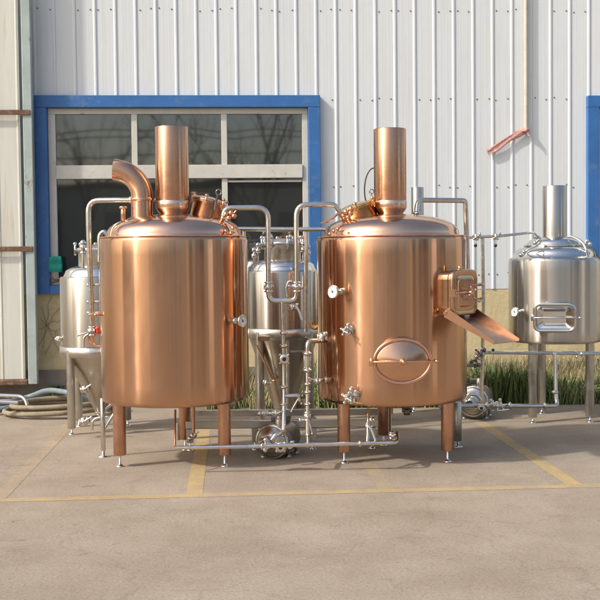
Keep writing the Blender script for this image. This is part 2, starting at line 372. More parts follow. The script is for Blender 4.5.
for k in range(-60, 60):
    for z in rows:
        for dx in ((-.05,), (.05,), (-.05, .045))[(k*7+int(z*10)) % 3]:
            xx = ph+k*per+dx+random.uniform(-.008, .008); zz = z+random.uniform(-.02, .02)
            if any(w[0]-.05 < xx < w[1]+.05 and zz < w[3]+.05 for w in win): continue
            c.lathe([(.010, 0), (.009, .004), (.003, .006)], (xx, YW-.001, zz), (0, -1, 0), 8, 1, (False, True))
c.build('cladding', ['cladding', 'screw'], bl)
# plinth, cement base, side walls, roof behind
p = MB(); p.bx(-16, 16, YW+.004, YW+.25, .5, win[0][2]); p.bx(win[0][1]+.0, win[1][0], YW+.006, YW+.25, win[0][2]+.001, zs+.03); p.bx(-16, win[0][0], YW+.006, YW+.25, win[0][2]+.001, zs+.03)
p.build('plinth_wall', 'plinth', bl)
MB().bx(-16, 16, YW-.02, YW+.26, 0, .32).build('cement_base', 'dado', bl)
MB().bx(-16, 16, YW+.001, YW+.249, .32, .5).build('plinth_wall', 'plinth', bl)
q = MB(); q.bx(-16, -15.8, YW+.26, YW+9, 0, ztop); q.bx(15.8, 16, YW+.26, YW+9, 0, ztop); q.bx(-15.79, 15.79, YW+8.8, YW+9, 0, ztop); q.build('side_wall', 'cladding', bl)
MB().bx(-16.3, 16.3, YW-.3, YW+9.3, ztop+.001, ztop+.12).build('roof', 'far_roof', bl)
MB().cyl((-16, YW+.02, zs-.012), (16, YW+.02, zs-.012), .012, 8).build('drip_edge', 'darksteel', bl)
def window(wn, mull, lab):
    x0, x1, z0, z1 = wn; t = .145
    root = MB().bx(x0+.06, x1-.06, YW+.16, YW+.2, z0+.06, z1-.06).build('window', 'far_dark', bl); root['label'] = lab
    b = MB(); yo = YW-.075
    b.bx(x0, x1, yo, YW+.10, z1-t, z1); b.bx(x0, x0+t, yo, YW+.10, z0, z1-t-.001); b.bx(x1-t, x1, yo, YW+.10, z0, z1-t-.001)
    b.bx(x0+t+.001, x1-t-.001, yo-.02, YW+.10, z0, z0+.10); b.build('trim', 'blue', root, .006)
    zt0, zt1 = wz(178.5, 180), wz(165, 180); xi0, xi1 = x0+t+.002, x1-t-.002
    zi0, zi1 = z0+.102, z1-t-.002; wf = .055
    fr = MB(); yf0, yf1 = YW-.005, YW+.05
    fr.bx(xi0, xi1, yf0, yf1, zi1-.07, zi1); fr.bx(xi0, xi1, yf0, yf1, zi0, zi0+.06)
    fr.bx(xi0, xi0+.09, yf0+.001, yf1, zi0+.061, zi1-.071); fr.bx(xi1-.07, xi1, yf0+.001, yf1, zi0+.061, zi1-.071)
    fr.bx(xi0+.091, xi1-.071, yf0-.02, yf1, zt0, zt1)
    for mx in mull: fr.bx(mx-.035, mx+.035, yf0+.002, yf1-.001, zt1+.001, zi1-.071); fr.bx(mx-.035, mx+.035, yf0+.002, yf1-.001, zi0+.061, zt0-.001)
    for mx in mull[1:]: fr.bx(mx+.04, xi1-.075, yf0+.01, yf1-.002, zt0-.05, zt0-.025)
    fr.build('frame', 'winframe', root, .004)
    xs = [xi0+.091]+list(mull)+[xi1-.071]
    for i in range(len(xs)-1):
        for (za, zb) in ((zi0+.05, zt0+.01), (zt1-.01, zi1-.06)):
            MB().bx(xs[i], xs[i+1]-.002, YW+.03+.001*i, YW+.036+.001*i, za, zb).build('pane', 'pane', root)
    return root
window(win[0], [wx(135.5), wx(225)], 'large dark window in a blue trim behind the left copper tank')
window(win[1], [win[1][0]+1.2, win[1][0]+2.35], 'blue trimmed window cut off by the right edge')
# sliding door at far left
YD = YW-.20
def dx_(px, py=300): return WY(px, py, YD).x
dxe = WY(35.5, 250, YD).x; dz0 = WY(20, 384, YD).z
dr = MB(); dw = 3.4; xs_ = []; xx = dxe-.11-dw
prf = []
while xx < dxe-.11:
    prf += [(xx, 0), (xx+.20, 0), (xx+.208, -.006), (xx+.222, -.006), (xx+.23, 0)]; xx += .24
prf = [q for q in prf if q[0] <= dxe-.105]
vs = []
for (a, b) in prf: vs += [(a, YD+b, dz0+.06), (a, YD+b, 5.4)]
dr.add(vs, [(2*i, 2*i+2, 2*i+3, 2*i+1) for i in range(len(prf)-1)], 0, False)
door = dr.build('sliding_door', 'doorleaf', bl); door['label'] = 'cream ribbed sliding door leaf with faded teal edge and rusty rails'
MB().bx(dxe-.108, dxe, YD-.05, YD+.05, dz0, 5.45).build('door_frame', 'teal', door, .008)
for z in (WY(15, 113, YD).z, WY(15, 249, YD).z): MB().bx(dxe-.11-dw, dxe-.02, YD-.066, YD-.052, z-.03, z+.03).build('rail', 'rust', door, .004)
MB().bx(dxe-.11-dw, dxe-.112, YD-.055, YD+.04, dz0-.01, dz0+.055).build('rail', 'rust', door, .012)
# ------------------------------------------------------------------ things on the wall
a = WY(525, 60, YW); b_ = WY(525, 131, YW)
cd = MB().path([(a.x, YW-.042, 5.9), (a.x, YW-.042, b_.z)], .026, 14, fil=0); o = cd.build('downpipe', 'conduit'); tag(o, 'thin stained white pipe hanging down the ribbed wall above a pink cloth', 'pipe')
def ribbon(pts, wds, nrm, tw=0.0, th=.006, seed=1):
    b = MB(); loops = []; n = len(pts); rnd = random.Random(seed)
    for i in range(n):
        t = (pts[min(i+1, n-1)]-pts[max(i-1, 0)]).normalized(); s = t.cross(nrm).normalized(); w = wds[i]/2; ring = []
        m_ = 7
        for k in range(m_): u = -1+2*k/(m_-1); ring.append(pts[i]+s*w*u+nrm*(.005*math.sin(u*4+i*.25)+th))
        for k in reversed(range(m_)): u = -1+2*k/(m_-1); ring.append(pts[i]+s*w*u+nrm*(.005*math.sin(u*4+i*.25)-th))
        loops.append(ring)
    return b.shell(loops, 0, (True, True))
nr = Vector((0, -1, 0))
ctl = [(528, 128, 5), (524, 131, 6.5), (518, 134, 7), (510, 138.5, 5), (503, 143, 6), (496, 148, 7.5), (490, 151, 5), (486.5, 152, 7)]
pts = []; wd = []
for i in range(len(ctl)-1):
    for k in range(4):
        t = k/4; p0 = ctl[i]; p1 = ctl[i+1]; pts.append(WY(p0[0]*(1-t)+p1[0]*t, p0[1]*(1-t)+p1[1]*t, YW-.045)); wd.append((p0[2]*(1-t)+p1[2]*t)/81)
rb = ribbon(pts, wd, nr); kc = WY(525, 130, YW-.045)
rb.path([kc+Vector((math.cos(t)*.038, math.sin(t)*.036, .012*math.sin(t+1))) for t in [2*PI*k/16 for k in range(16)]], .013, 8, closed=True); rb.sphere(kc+Vector((.0, -.045, -.005)), .026, 10)
rb.add([kc+Vector((0, -.05, 0)), kc+Vector((.02, -.055, -.01)), kc+Vector((.045, -.06, -.085)), kc+Vector((.012, -.058, -.07))], [(0, 1, 2, 3)], 0, False)
o = rb.build('cloth_strip', 'pinkcloth'); tag(o, 'faded pink cloth strip tied to a hanging pipe and stretched slanting across the white wall', 'cloth')
pts = [WY(55+.3*k*.2, 256.5+k*1.55, YW-.13-.006*math.sin(k)) for k in range(11)]
o = ribbon(pts, [(11.5+2.2*math.sin(k*.30))/81 for k in range(11)], nr, seed=4).build('green_cloth', 'greencloth'); tag(o, 'small bright teal cloth hung over the lower left corner of the blue window', 'cloth')
# rusty stay and bare vine below it
o = MB().path([WY(50, 276, YW-.1), WY(54, 280, YW-.12), WY(60, 279, YW-.13)], .012, 8, fil=.02).path([WY(51, 283, YW-.1), WY(59, 281, YW-.12)], .010, 8, fil=0).build('window_stay', 'rust'); tag(o, 'rusty window stay under the teal cloth', 'bracket')
vn = MB(); rnd = random.Random(3)
for s_ in ((40, 345, 62, 300), (42, 350, 50, 297), (40, 318, 63, 340), (41, 308, 58, 352), (44, 352, 63, 322), (39, 330, 60, 318)):
    P = []; n = 7
    for k in range(n):
        t = k/(n-1); P.append(WY(s_[0]*(1-t)+s_[2]*t+rnd.uniform(-2, 2), s_[1]*(1-t)+s_[3]*t+rnd.uniform(-2, 2), YW-.02))
    vn.path(P, .0028, 5, fil=0)
o = vn.build('bare_vine', 'twig'); tag(o, 'thin leafless vine clinging to the cream wall left of the steel fermenter', 'vine')
# ------------------------------------------------------------------ grass along the wall
gb = MB(); rnd = random.Random(11)
x0g, x1g = wx(205), wx(640)+2
gy0 = G(520, 406).y
N = 52000
for i in range(N):
    x = rnd.uniform(x0g, x1g); t = rnd.random(); y = gy0+(YW-.05-gy0)*t
    edge = .14*math.sin(x*3.1)+.13*math.sin(x*7.7+1)+.09*math.sin(x*17)
    if y < gy0+max(0, edge)+.02 and rnd.random() > .06: continue
    clump = .5+.5*math.sin(x*2.3+math.sin(y*4)*1.5)*math.sin(y*3.1+x*1.1)
    frontness = max(0, 1-t*2.4)
    green = rnd.random() < (.72*frontness*(.5+clump)+.30*clump)
    h = (.08+.24*clump)*rnd.uniform(.5, 1.7) if green else rnd.uniform(.10, .40)*(.55+.75*t)
    if x < wx(300): h *= .7
    mi = (2 if rnd.random() < .55 else 1) if green else (0 if rnd.random() < .8 else 1)
    a = rnd.uniform(0, 2*PI); lx = math.cos(a)*h*rnd.uniform(.1, .6); ly = math.sin(a)*h*rnd.uniform(.1, .6); w = rnd.uniform(.0025, .006)*(1.8 if green else 1)
    ax_ = math.cos(a+1.57)*w; ay_ = math.sin(a+1.57)*w
    gb.add([(x-ax_, y-ay_, 0), (x+ax_, y+ay_, 0), (x+lx*.45+ax_*.8, y+ly*.45+ay_*.8, h*.65), (x+lx*.45-ax_*.8, y+ly*.45-ay_*.8, h*.65), (x+lx, y+ly, h)], [(0, 1, 2, 3), (3, 2, 4)], mi, False)
    if rnd.random() < (.008 if x > wx(520) else .002):
        gb.sphere((x+lx, y+ly, h+.01), rnd.uniform(.004, .009), 5, 3)
for i in range(19000):
    x = rnd.uniform(wx(300), x1g); t = rnd.random()**1.6; y = gy0+.03+(YW-.1-gy0)*t*.8
    cl_ = math.sin(x*2.9+.7)+.6*math.sin(x*6.1+y*3)
    if cl_ < -.1 and rnd.random() < .8: continue
    z = rnd.uniform(.02, .18+.16*max(0, cl_)); l = rnd.uniform(.015, .042); a = rnd.uniform(0, 2*PI); u = Vector((math.cos(a), math.sin(a), rnd.uniform(-.3, .8))).normalized()*l; v_ = u.cross(Vector((rnd.uniform(-1, 1), rnd.uniform(-1, 1), 1))).normalized()*l*.38; c_ = Vector((x, y, z))
    gb.add([c_, c_+u*.5+v_, c_+u, c_+u*.5-v_], [(0, 1, 2, 3)], 2 if rnd.random() < .7 else 1, False)
o = gb.build('grass', ['grass_dry', 'grass_mid', 'grass_green', 'white_flower']); tag(o, 'rough strip of dry and green grass growing along the wall base', 'grass', kind='stuff')
def soil():
    b = MB(); b.add([(x0g-.2, gy0+.05, .004), (x1g, gy0+.05, .004), (x1g, YW-.021, .012), (x0g-.2, YW-.021, .012)], [(0,1,2,3)], 0, False)
    o = b.build('soil', mat('dry_soil', (.17, .13, .08), .95, var=.25, vscale=6, bump=.02, bscale=20)); tag(o, kind='structure')
soil()
def weed(px, py, n, h, label):
    b = MB(); c0 = G(px, py); rn = random.Random(px)
    for i in range(n):
        a = rn.uniform(0, 2*PI); l = rn.uniform(.3, 1)*h; hh = rn.uniform(.4, 1)*h; w = .008
        bx_, by_ = c0.x+rn.uniform(-.05, .05), c0.y+rn.uniform(-.04, .04); dx, dy = math.cos(a), math.sin(a)
        b.add([(bx_-dy*w, by_+dx*w, 0), (bx_+dy*w, by_-dx*w, 0), (bx_+dx*l*.3+dy*w*1.6, by_+dy*l*.3-dx*w*1.6, hh*.8), (bx_+dx*l*.3-dy*w*1.6, by_+dy*l*.3+dx*w*1.6, hh*.8), (bx_+dx*l*.7, by_+dy*l*.7, hh*.9)], [(0,1,2,3), (3,2,4)], i % 2, False)
    tag(b.build('weed', ['grass_green', 'grass_mid']), label, 'weed')
weed(56, 397, 150, .16, 'low green weed growing behind the coiled hoses')
# ------------------------------------------------------------------ COPPER TANKS
def tank_shell(root, C, R, z0, z1, mt, fil=.035, seg=160):
    pr = [(.001, z0-.004), (R-fil*1.6, z0), (R-fil*.8, z0+.003), (R-fil*.25, z0+fil*.35), (R, z0+fil*1.1)]
    n = 10
    for k in range(1, n): pr.append((R, z0+fil+(z1-z0-fil-.02)*k/n))
    pr += [(R, z1-.03), (R-.004, z1-.012), (R-.014, z1-.003), (R-.03, z1)]
    return MB().lathe(pr, (C.x, C.y, 0), (0,0,1), seg).build('tank_body', mt, root)
def dome(root, C, prof_, mt, seg=96):
    return MB().lathe(prof_, (C.x, C.y, 0), (0,0,1), seg).build('dome', mt, root)
def copper_tank(cx, z, Rpx, yrim, ybot, label, legs_az, chim, group):
    P = W(cx, 300, z); C = Vector((P.x, P.y, 0)); th = Rpx/F; R = z*th/math.sqrt(1+th*th)
    root = thing('copper_brewing_tank', C, label, 'tank', group)
    hz = lambda y, dz=0: W(cx, y, z+dz).z
    z1 = hz(yrim); z0 = hz(ybot, -R+.04)
    tank_shell(root, C, R, z0, z1, 'copper')
    Rd = R*.90
    dm = [(R-.030, z1), (Rd+.012, z1+.001), (Rd+.004, z1+.008), (Rd+.002, z1+.03), (Rd-.006, z1+.055), (Rd-.026, z1+.085), (Rd-.062, z1+.112), (Rd-.12, z1+.138), (Rd-.20, z1+.159), (Rd-.29, z1+.174), (.15, z1+.184), (.05, z1+.187)]
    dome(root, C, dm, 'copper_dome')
    MB().path([C+Vector((math.cos(t)*(R-.012), math.sin(t)*(R-.012), z1+.002)) for t in [2*PI*k/96 for k in range(96)]], .006, 8, closed=True).build('rim_seam', 'copper_fit', root)
    zc = z1+.176; rc, ytop, ccx = chim
    cz = hz(ytop); Cc = W(ccx, 200, z); r_ = m(rc, z)
    b = MB().lathe([(r_*.76, zc-.03), (r_*.75, zc+.0), (r_*.80, zc+.02), (r_*.94, zc+.045), (r_*.985, zc+.058), (r_*.985, zc+.125), (r_, zc+.13), (r_, cz-.004), (r_*.985, cz), (r_*.96, cz-.004), (r_*.96, cz-.2), (.01, cz-.21)], (Cc.x, Cc.y, 0), (0,0,1), 64)
    ch = b.build('chimney', M['copper_chimney'], root)
    MB().lathe([(r_*.99, zc+.058), (r_*1.01, zc+.062), (r_*1.01, zc+.118), (r_*.99, zc+.122)], (Cc.x, Cc.y, 0), (0,0,1), 48).build('band', M['band'], ch)
    for a in legs_az:
        d = az(a)*(R-.115); leg(root, C.x+d.x, C.y+d.y, z0+.02, .051, 'copper_leg')
    return root, C, R, z0, z1, hz
M['band'] = mat('pale_copper_band', (.76, .52, .38), .28, 1, var=.08, vscale=12)
M['copper_chimney'] = mat('chimney_copper', (.60, .345, .215), .26, 1, -.95, var=.07, vscale=6, rvar=.05, bump=.0003, bscale=4, bvec=(1, 1, 40))
t1, C1, R1, zb1, zt1_, hz1 = copper_tank(174.5, 8.65, 73.7, 237.5, 409, 'copper brewing tank on the left with a curved vapour pipe on its dome', (-62, 58, 178), (16.6, 127.5, 172.5), 'large copper brewing tanks')
t2, C2, R2, zb2, zt2_, hz2 = copper_tank(391.5, 8.75, 74.6, 237, 408, 'copper brewing tank on the right with an oval manway and a chute at its side', (-56, 57, 184), (16.2, 129.5, 390.3), 'large copper brewing tanks')
def surf(C, R, a, z): d = az(a); return Vector((C.x+d.x*R, C.y+d.y*R, z))
# vapour elbow on tank 1
zv = 8.62
va = W(142, 221, zv); vb = W(142, 199, zv); r = m(10.8, zv)
cx0 = W(118, 199, zv)
arc = []
for k in range(13):
    t = math.radians(88*k/12); arc.append(W(142-29*(1-math.cos(t)), 197-27*math.sin(t), zv))
b = MB().path([va, vb]+arc, r, 32, fil=0, cap=False); ve = b.build('vapour_pipe', 'copper_chimney', t1)
ve2 = MB().path([arc[-1]-FX*.002, arc[-2]+ZU*.001, arc[-3]], r*.93, 32, fil=0, cap=False).build('pipe_mouth', 'copper_fit', ve)
MB().lathe([(r, -.012), (r*1.12, -.01), (r*1.12, .01), (r, .012)], W(142, 199.5, zv), ZU, 32).lathe([(r*1.5, -.02), (r*1.25, -.004), (r*1.02, .006)], W(142, 217.5, zv), ZU, 32).build('collar', 'copper_dome', ve)
# stub beside it
s0 = W(123.2, 220, 8.6); s1 = W(123.2, 207, 8.6); r = m(3, 8.6)
MB().cyl(s0, s1, r*.8, 14).lathe([(r*.8, -.014), (r*1.35, -.012), (r*1.35, .004), (r*.8, .006)], s1, ZU, 14, 0, (True, True)).build('stub_pipe', 'copper_fit', t1)
# dome CIP bow at left
MB().path([W(111, 236, 8.35), W(112.5, 228, 8.35), W(119, 222.5, 8.35), W(130, 221, 8.4)], .011, 10, fil=.05).build('bow_pipe', 'copper_dome', t1)
MB().path([W(229, 222, 8.4), W(236, 226, 8.4), W(239.5, 233, 8.4), W(240, 237, 8.4)], .012, 10, fil=.05).build('bow_pipe', 'copper_dome', t1)
def manway(root, c, ax, r, h, mt, ringmt):
    c = Vector(c); A = Vector(ax).normalized(); x, y, _ = frame(A)
    nk = MB().lathe([(r*.96, -h*1.6), (r*.96, h*.55), (r*1.02, h*.58), (r*1.02, h*.66)], c, A, 40).build('manway_neck', mt, root)
    ld = MB().lathe([(r*1.02, h*.70), (r*1.06, h*.73), (r*1.06, h*.92), (r*.98, h*.99), (r*.8, h*1.12), (r*.4, h*1.25), (.001, h*1.3)], c, A, 40).build('lid', ringmt, root)
    MB().lathe([(r*1.0, h*.60), (r*1.1, h*.62), (r*1.1, h*.68), (r*1.0, h*.70)], c, A, 40).build('gasket_ring', ringmt, ld)
    for k in range(6):
        a = 2*PI*k/6+.9; d = x*math.cos(a)+y*math.sin(a)
        b = MB().cyl(c+d*r*1.12+A*h*.2, c+d*r*1.12+A*h*1.15, r*.05, 8); b.sphere(c+d*r*1.12+A*h*1.2, r*.12, 8, 0, .8, A); b.box(c+d*r*1.06+A*h*.5, (r*.16, r*.16, h*.25), (d, A.cross(d), A)); b.build('clamp_bolt', ringmt, root)
    return ld
ax1 = (FX*math.sin(math.radians(13))+ZU*math.cos(math.radians(13))-FB*.06).normalized()
ld = manway(t1, W(207, 210, 8.78), ax1, m(16.5, 8.75), m(10.5, 8.75), 'copper_chimney', 'copper_dome')
p0 = W(216, 201, 8.6); p1 = W(218, 195, 8.58)
MB().path([W(215, 210, 8.60), p0, p1], .010, 10, fil=.02).path([W(218.7, 192.3, 8.58)+(RT*math.cos(t)+UP*math.sin(t))*.022 for t in [2*PI*k/14 for k in range(14)]], .006, 8, closed=True).build('handle', 'darksteel', ld)
ax2 = (-FX*math.sin(math.radians(18))+ZU*math.cos(math.radians(18))+FB*.03).normalized()
ld2 = manway(t2, W(358.5, 214, 8.75), ax2, m(18.5, 8.75), m(9, 8.75), 'brass', 'brass')
# butterfly bracket and lever at tank 2 manway
bk = MB(); 
for (dx, dy) in ((0, 0), (4.5, 1.5), (2, 5.5), (-2.5, 4), (5, -3)): bk.sphere(W(346+dx, 212+dy, 8.5), .024, 10)
bk.path([W(350, 213, 8.5), W(338, 213, 8.48), W(331, 220, 8.46), W(321, 223.5, 8.45)], .010, 8, fil=.05); bk.build('clamp_lever', 'copper_fit', t2)
bk = MB()
for (dx, dy) in ((0, 0), (5, -1), (3, 4), (-3, 4), (8, 2)): bk.sphere(W(226+dx, 214+dy, 8.45), .022, 10)
bk.path([W(233, 214, 8.45), W(236, 211, 8.45)], .007, 6, fil=0).build('clamp_lever', 'copper_fit', t1)
for (root, pts) in ((t1, ((226, 231), (231, 233), (233, 228))), (t2, ((334, 231), (330, 234), (338, 229)))):
    bk = MB()
    for (a_, b__) in pts: bk.sphere(W(a_, b__, 8.3), .016, 8)
    bk.build('spray_fitting', 'copper_fit', root)
# black cable loop behind tank 2's chimney
cl = [W(374+(-9.5)*math.sin(math.radians(a)), 190-22*math.cos(math.radians(a)), 8.95) for a in range(0, 171, 10)]
MB().path(cl, .006, 6, fil=0).build('cable', 'black', t2)
MB().path([W(371.5, 191.5, 8.9)+(RT*math.cos(t)+UP*math.sin(t))*.018 for t in [2*PI*k/12 for k in range(12)]], .005, 6, closed=True).path([W(371, 194, 8.9), W(373, 203, 8.85)], .008, 6, fil=0).build('lifting_ring', 'darksteel', t2)
# rear dome fittings of tank 2: small steel pipe seat on the right
ferrule(t2, W(416.5, 213, 8.75), ZU, .018, 'pipe', 'pipe_socket')
MB().path([W(428, 222, 8.5), W(440, 225, 8.5), W(450, 230, 8.5), W(455, 236, 8.5)], .010, 8, fil=.06).build('bow_pipe', 'copper_dome', t2)
# thermometers, knobs
thermometer(t1, surf(C1, R1, 56, hz1(322, -.42)), az(54), .085, .048)
thermometer(t2, surf(C2, R2, -44, hz2(291, -.5)), az(-42), .10, .050)
s = surf(C1, R1, -76, hz1(314, -.2)); b = MB().cyl(s-az(-76)*.02, s+az(-40)*.03, .012, 10).cyl(s+az(-76)*.0, s+az(-76)*.09, .011, 10).sphere(s+az(-30)*.05, .015, 10); b.build('sample_tap', 'copper_fit', t1)
def tap(root, C, R, a, z, n='sample_valve', k=1.0):
    s = surf(C, R, a, z); d = az(a); t = d.cross(ZU)
    b = MB().cyl(s-d*.02, s+d*.07*k, .016*k, 12).cyl(s+d*.0, s+d*.014, .038*k, 16).cyl(s+d*.05*k-ZU*.045*k, s+d*.05*k+ZU*.045*k, .014*k, 10)
    b.cyl(s+d*.07*k, s+d*.10*k, .030*k, 16); b.sphere(s+d*.05*k+ZU*.05*k, .02*k, 10)
    v = b.build(n, 'steel_pol', root)
    h = MB()
    for q in range(4): e = t*math.cos(q*PI/2+.5)+ZU*math.sin(q*PI/2+.5); h.cyl(s+d*.11*k, s+d*.11*k+e*.036*k, .008*k, 8).sphere(s+d*.11*k+e*.038*k, .012*k, 8)
    h.build('handle', 'steel_pol', v); return v
v = tap(t2, C2, R2, -36, hz2(330, -.5), 'sample_valve', .85)
tap(t2, C2, R2, -33, hz2(396, -.5), 'drain_valve', 1.15)
# oval manway on tank 2
a0 = 2; d = az(a0); X = ZU.cross(d).normalized(); 
if X.dot(FX) < 0: X = -X
zc = hz2(361, -R2); c0 = Vector((C2.x, C2.y, zc)); A_, B_ = .228, .176
pl = c0+d*(R2+.045)
L0 = ellipse(c0+d*(R2-.08), X, ZU, A_*.93, B_*.93, 64); L1 = ellipse(pl-d*.012, X, ZU, A_*.93, B_*.93, 64); L2 = ellipse(pl, X, ZU, A_*.90, B_*.90, 64)
ov = MB().shell([L0, L1, L2], 0, (False, False)).build('oval_manway', 'copper_dome', t2)
MB().path(ellipse(pl, X, ZU, A_*.95, B_*.95, 72), .014, 12, closed=True).build('ring', 'copper_dome', ov)
MB().shell([ellipse(pl, X, ZU, A_*.90, B_*.90, 64), ellipse(pl+d*.012, X, ZU, A_*.82, B_*.82, 64), ellipse(pl+d*.040, X, ZU, A_*.12, B_*.12, 64)], 0, (False, True)).build('cover', M['cover'], ov)
bb = MB().cyl(pl+d*.048-X*A_*1.04, pl+d*.048+X*A_*1.13, .009, 10).cyl(pl+d*.03, pl+d*.07, .026, 16).sphere(pl+d*.07, .020, 12).sphere(pl+d*.048+X*A_*1.13, .016, 10)
bb.cyl(pl+d*.048-X*A_*1.06-ZU*.03, pl+d*.048-X*A_*1.06+ZU*.03, .016, 10).cyl(pl-d*.05-X*A_*1.06, pl+d*.055-X*A_*1.06, .014, 10).cyl(pl-d*.05+X*A_*1.13, pl+d*.055+X*A_*1.13, .009, 8); bb.build('cross_bar', 'copper_fit', ov)
# square side hatch on tank 2
a0 = 46; d = az(a0); X = ZU.cross(d).normalized()
if X.dot(FX) < 0: X = -X
zc = hz2(293, -.5); c0 = Vector((C2.x, C2.y, zc)); hw, hh = .325, .345; rr = .07
pl = c0+d*(R2+.105)
ht = MB().shell([rrect(c0+d*(R2-.12), X, ZU, hw, hh, rr), rrect(pl-d*.035, X, ZU, hw, hh, rr), rrect(pl-d*.02, X, ZU, hw+.014, hh+.014, rr+.006), rrect(pl, X, ZU, hw+.014, hh+.014, rr+.006), rrect(pl, X, ZU, hw-.04, hh-.04, rr-.02)], 0, (False, False), False).build('side_hatch', 'hatch', t2, .004)
dd = MB().shell([rrect(pl+d*.002, X, ZU, hw+.01, hh+.01, rr), rrect(pl+d*.016, X, ZU, hw+.006, hh+.006, rr), rrect(pl+d*.022, X, ZU, hw-.02, hh-.02, rr-.01), rrect(pl+d*.008, X, ZU, hw-.055, hh-.055, rr-.02), rrect(pl+d*.03, X, ZU, hw-.14, hh-.14, rr-.045)], 0, (False, True), True).build('hatch_door', 'hatch', ht)
hb = MB().cyl(pl+d*.03, pl+d*.085, .017, 14)
for q in range(4): e = X*math.cos(q*PI/2+.45)+ZU*math.sin(q*PI/2+.45); hb.cyl(pl+d*.085, pl+d*.085+e*.045, .007, 8).sphere(pl+d*.085+e*.046, .010, 8)
hb.cyl(pl+d*.055-X*.19, pl+d*.055+X*.02, .010, 10).box(pl+d*.035-X*.185, (.03, .05, .06), (X, d, ZU)); hb.build('handwheel', 'copper_dome', dd)
for dz in (.055, -.055): 
    hb = MB().cyl(pl+d*.028+ZU*dz-X*.05, pl+d*.028+ZU*dz+X*.20, .007, 8).sphere(pl+d*.028+ZU*dz+X*.20, .014, 10, 0, .8); hb.build('hinge_arm', 'copper_leg', dd)
MB().cyl(pl-d*.02+ZU*(hh/2)-X*.02, pl-d*.02+ZU*(hh/2+.03)-X*.02, .02, 12).build('vent_stub', 'brass', ht)
# chute under the hatch
i0 = pl-ZU*(hh/2+.01)-d*.06; sl = (az(54)*.415-ZU*.195); w2 = .170
ch = MB()
def tray(th):
    A0 = i0-X*w2; B0 = i0+X*w2; A1 = A0+sl-X*.0; B1 = B0+sl
    return A0, B0, A1, B1
A0, B0, A1, B1 = tray(0); n_ = X.cross(sl).normalized(); 
if n_.z < 0: n_ = -n_
t_ = .004
def slab(P, n, t, mb):
    mb.add([q for q in P]+[q-n*t for q in P], [(0,1,2,3), (7,6,5,4), (0,4,5,1), (1,5,6,2), (2,6,7,3), (3,7,4,0)], 0, False)
slab([A0, B0, B1, A1], n_, t_, ch); chute = ch.build('chute', M['chute_in'] if 'chute_in' in M else 'copper_leg', ht)
for (P0, P1, sd) in ((A0, A1, -X), (B0, B1, X)):
    sb = MB(); slab([P0-n_*.004, P1-n_*.004, P1+n_*.018, P0+n_*.075], sd, -.005, sb); sb.build('side_lip', M['cover'], chute)
MB().cyl(A0+n_*.03-X*.012, A0+n_*.03+X*.05, .018, 12).build('pivot', 'copper_dome', chute)
# ------------------------------------------------------------------ STAINLESS VESSELS
def fermenter(cx, z, Rpx, yrim, ycyl, ycone, label, group):
    P = W(cx, 300, z); C = Vector((P.x, P.y, 0)); R = m(Rpx, z); root = thing('conical_fermenter', C, label, 'fermenter', group)
    hz = lambda y, dz=0: W(cx, y, z+dz).z
    z1 = hz(yrim); z0 = hz(ycyl); zc = hz(ycone)
    MB().lathe([(R*.99, z0), (R, z0+.01), (R, (z0+z1)/2), (R, z1-.02), (R-.006, z1-.004), (R-.03, z1)], (C.x, C.y, 0), ZU, 96).build('tank_body', 'steel', root)
    MB().lathe([(R-.031, z1), (R*.88, z1+.02), (R*.84, z1+.055), (R*.70, z1+.085), (R*.52, z1+.10), (R*.2, z1+.105)], (C.x, C.y, 0), ZU, 64).build('dome', 'steel_pol', root)
    MB().lathe([(.05, zc), (.055, zc+.02), (R*.965, z0-.075), (R*.995, z0-.045), (R*1.0, z0-.005)], (C.x, C.y, 0), ZU, 64, 0, (True, False)).build('cone', 'steel_cone', root)
    MB().lathe([(R*1.0, z0-.1), (R*1.035, z0-.095), (R*1.035, z0-.005), (R*1.0, z0)], (C.x, C.y, 0), ZU, 64).build('girdle', 'steel_mat', root)
    nr_ = R*.5; zn = z1+.10
    nk = MB().lathe([(nr_, zn-.02), (nr_, zn+.13), (nr_*1.1, zn+.14), (nr_*1.1, zn+.165), (nr_*.98, zn+.175), (nr_*.6, zn+.20), (.001, zn+.205)], (C.x, C.y, 0), ZU, 40).build('manway', 'steel_mat', root)
    for k in range(8):
        a = 2*PI*k/8+.2; dd_ = Vector((math.cos(a), math.sin(a), 0)); q = Vector((C.x, C.y, zn+.10))+dd_*nr_*1.16
        MB().cyl(q, q+ZU*.10, .010, 8).sphere(q+ZU*.11, .019, 8).box(q+ZU*.03-dd_*.01, (.03, .03, .03)).build('clamp_bolt', 'steel_pol', nk)
    for k in range(4):
        a = math.radians(45+90*k); dd_ = Vector((math.cos(a), math.sin(a), 0))*(R-.02); leg(root, C.x+dd_.x, C.y+dd_.y, z0-.03, .038, 'steel_mat', .06)
    MB().cyl((C.x, C.y, zc-.03), (C.x, C.y, zc+.01), .05, 16).path([(C.x, C.y, zc-.02), (C.x, C.y, zc-.07), Vector((C.x, C.y, zc-.07))+az(-30)*.14], .022, 12, fil=.04).build('drain_pipe', 'pipe', root)
    return root, C, R, z0, z1, zc, hz
f1 = fermenter(98, 10.25, 37, 276, 345, 412, 'conical steel fermenter half hidden behind the left copper tank', 'small conical steel fermenters')
f2 = fermenter(283, 10.2, 36.5, 270, 327, 424, 'conical steel fermenter standing between the two copper tanks', 'small conical steel fermenters')
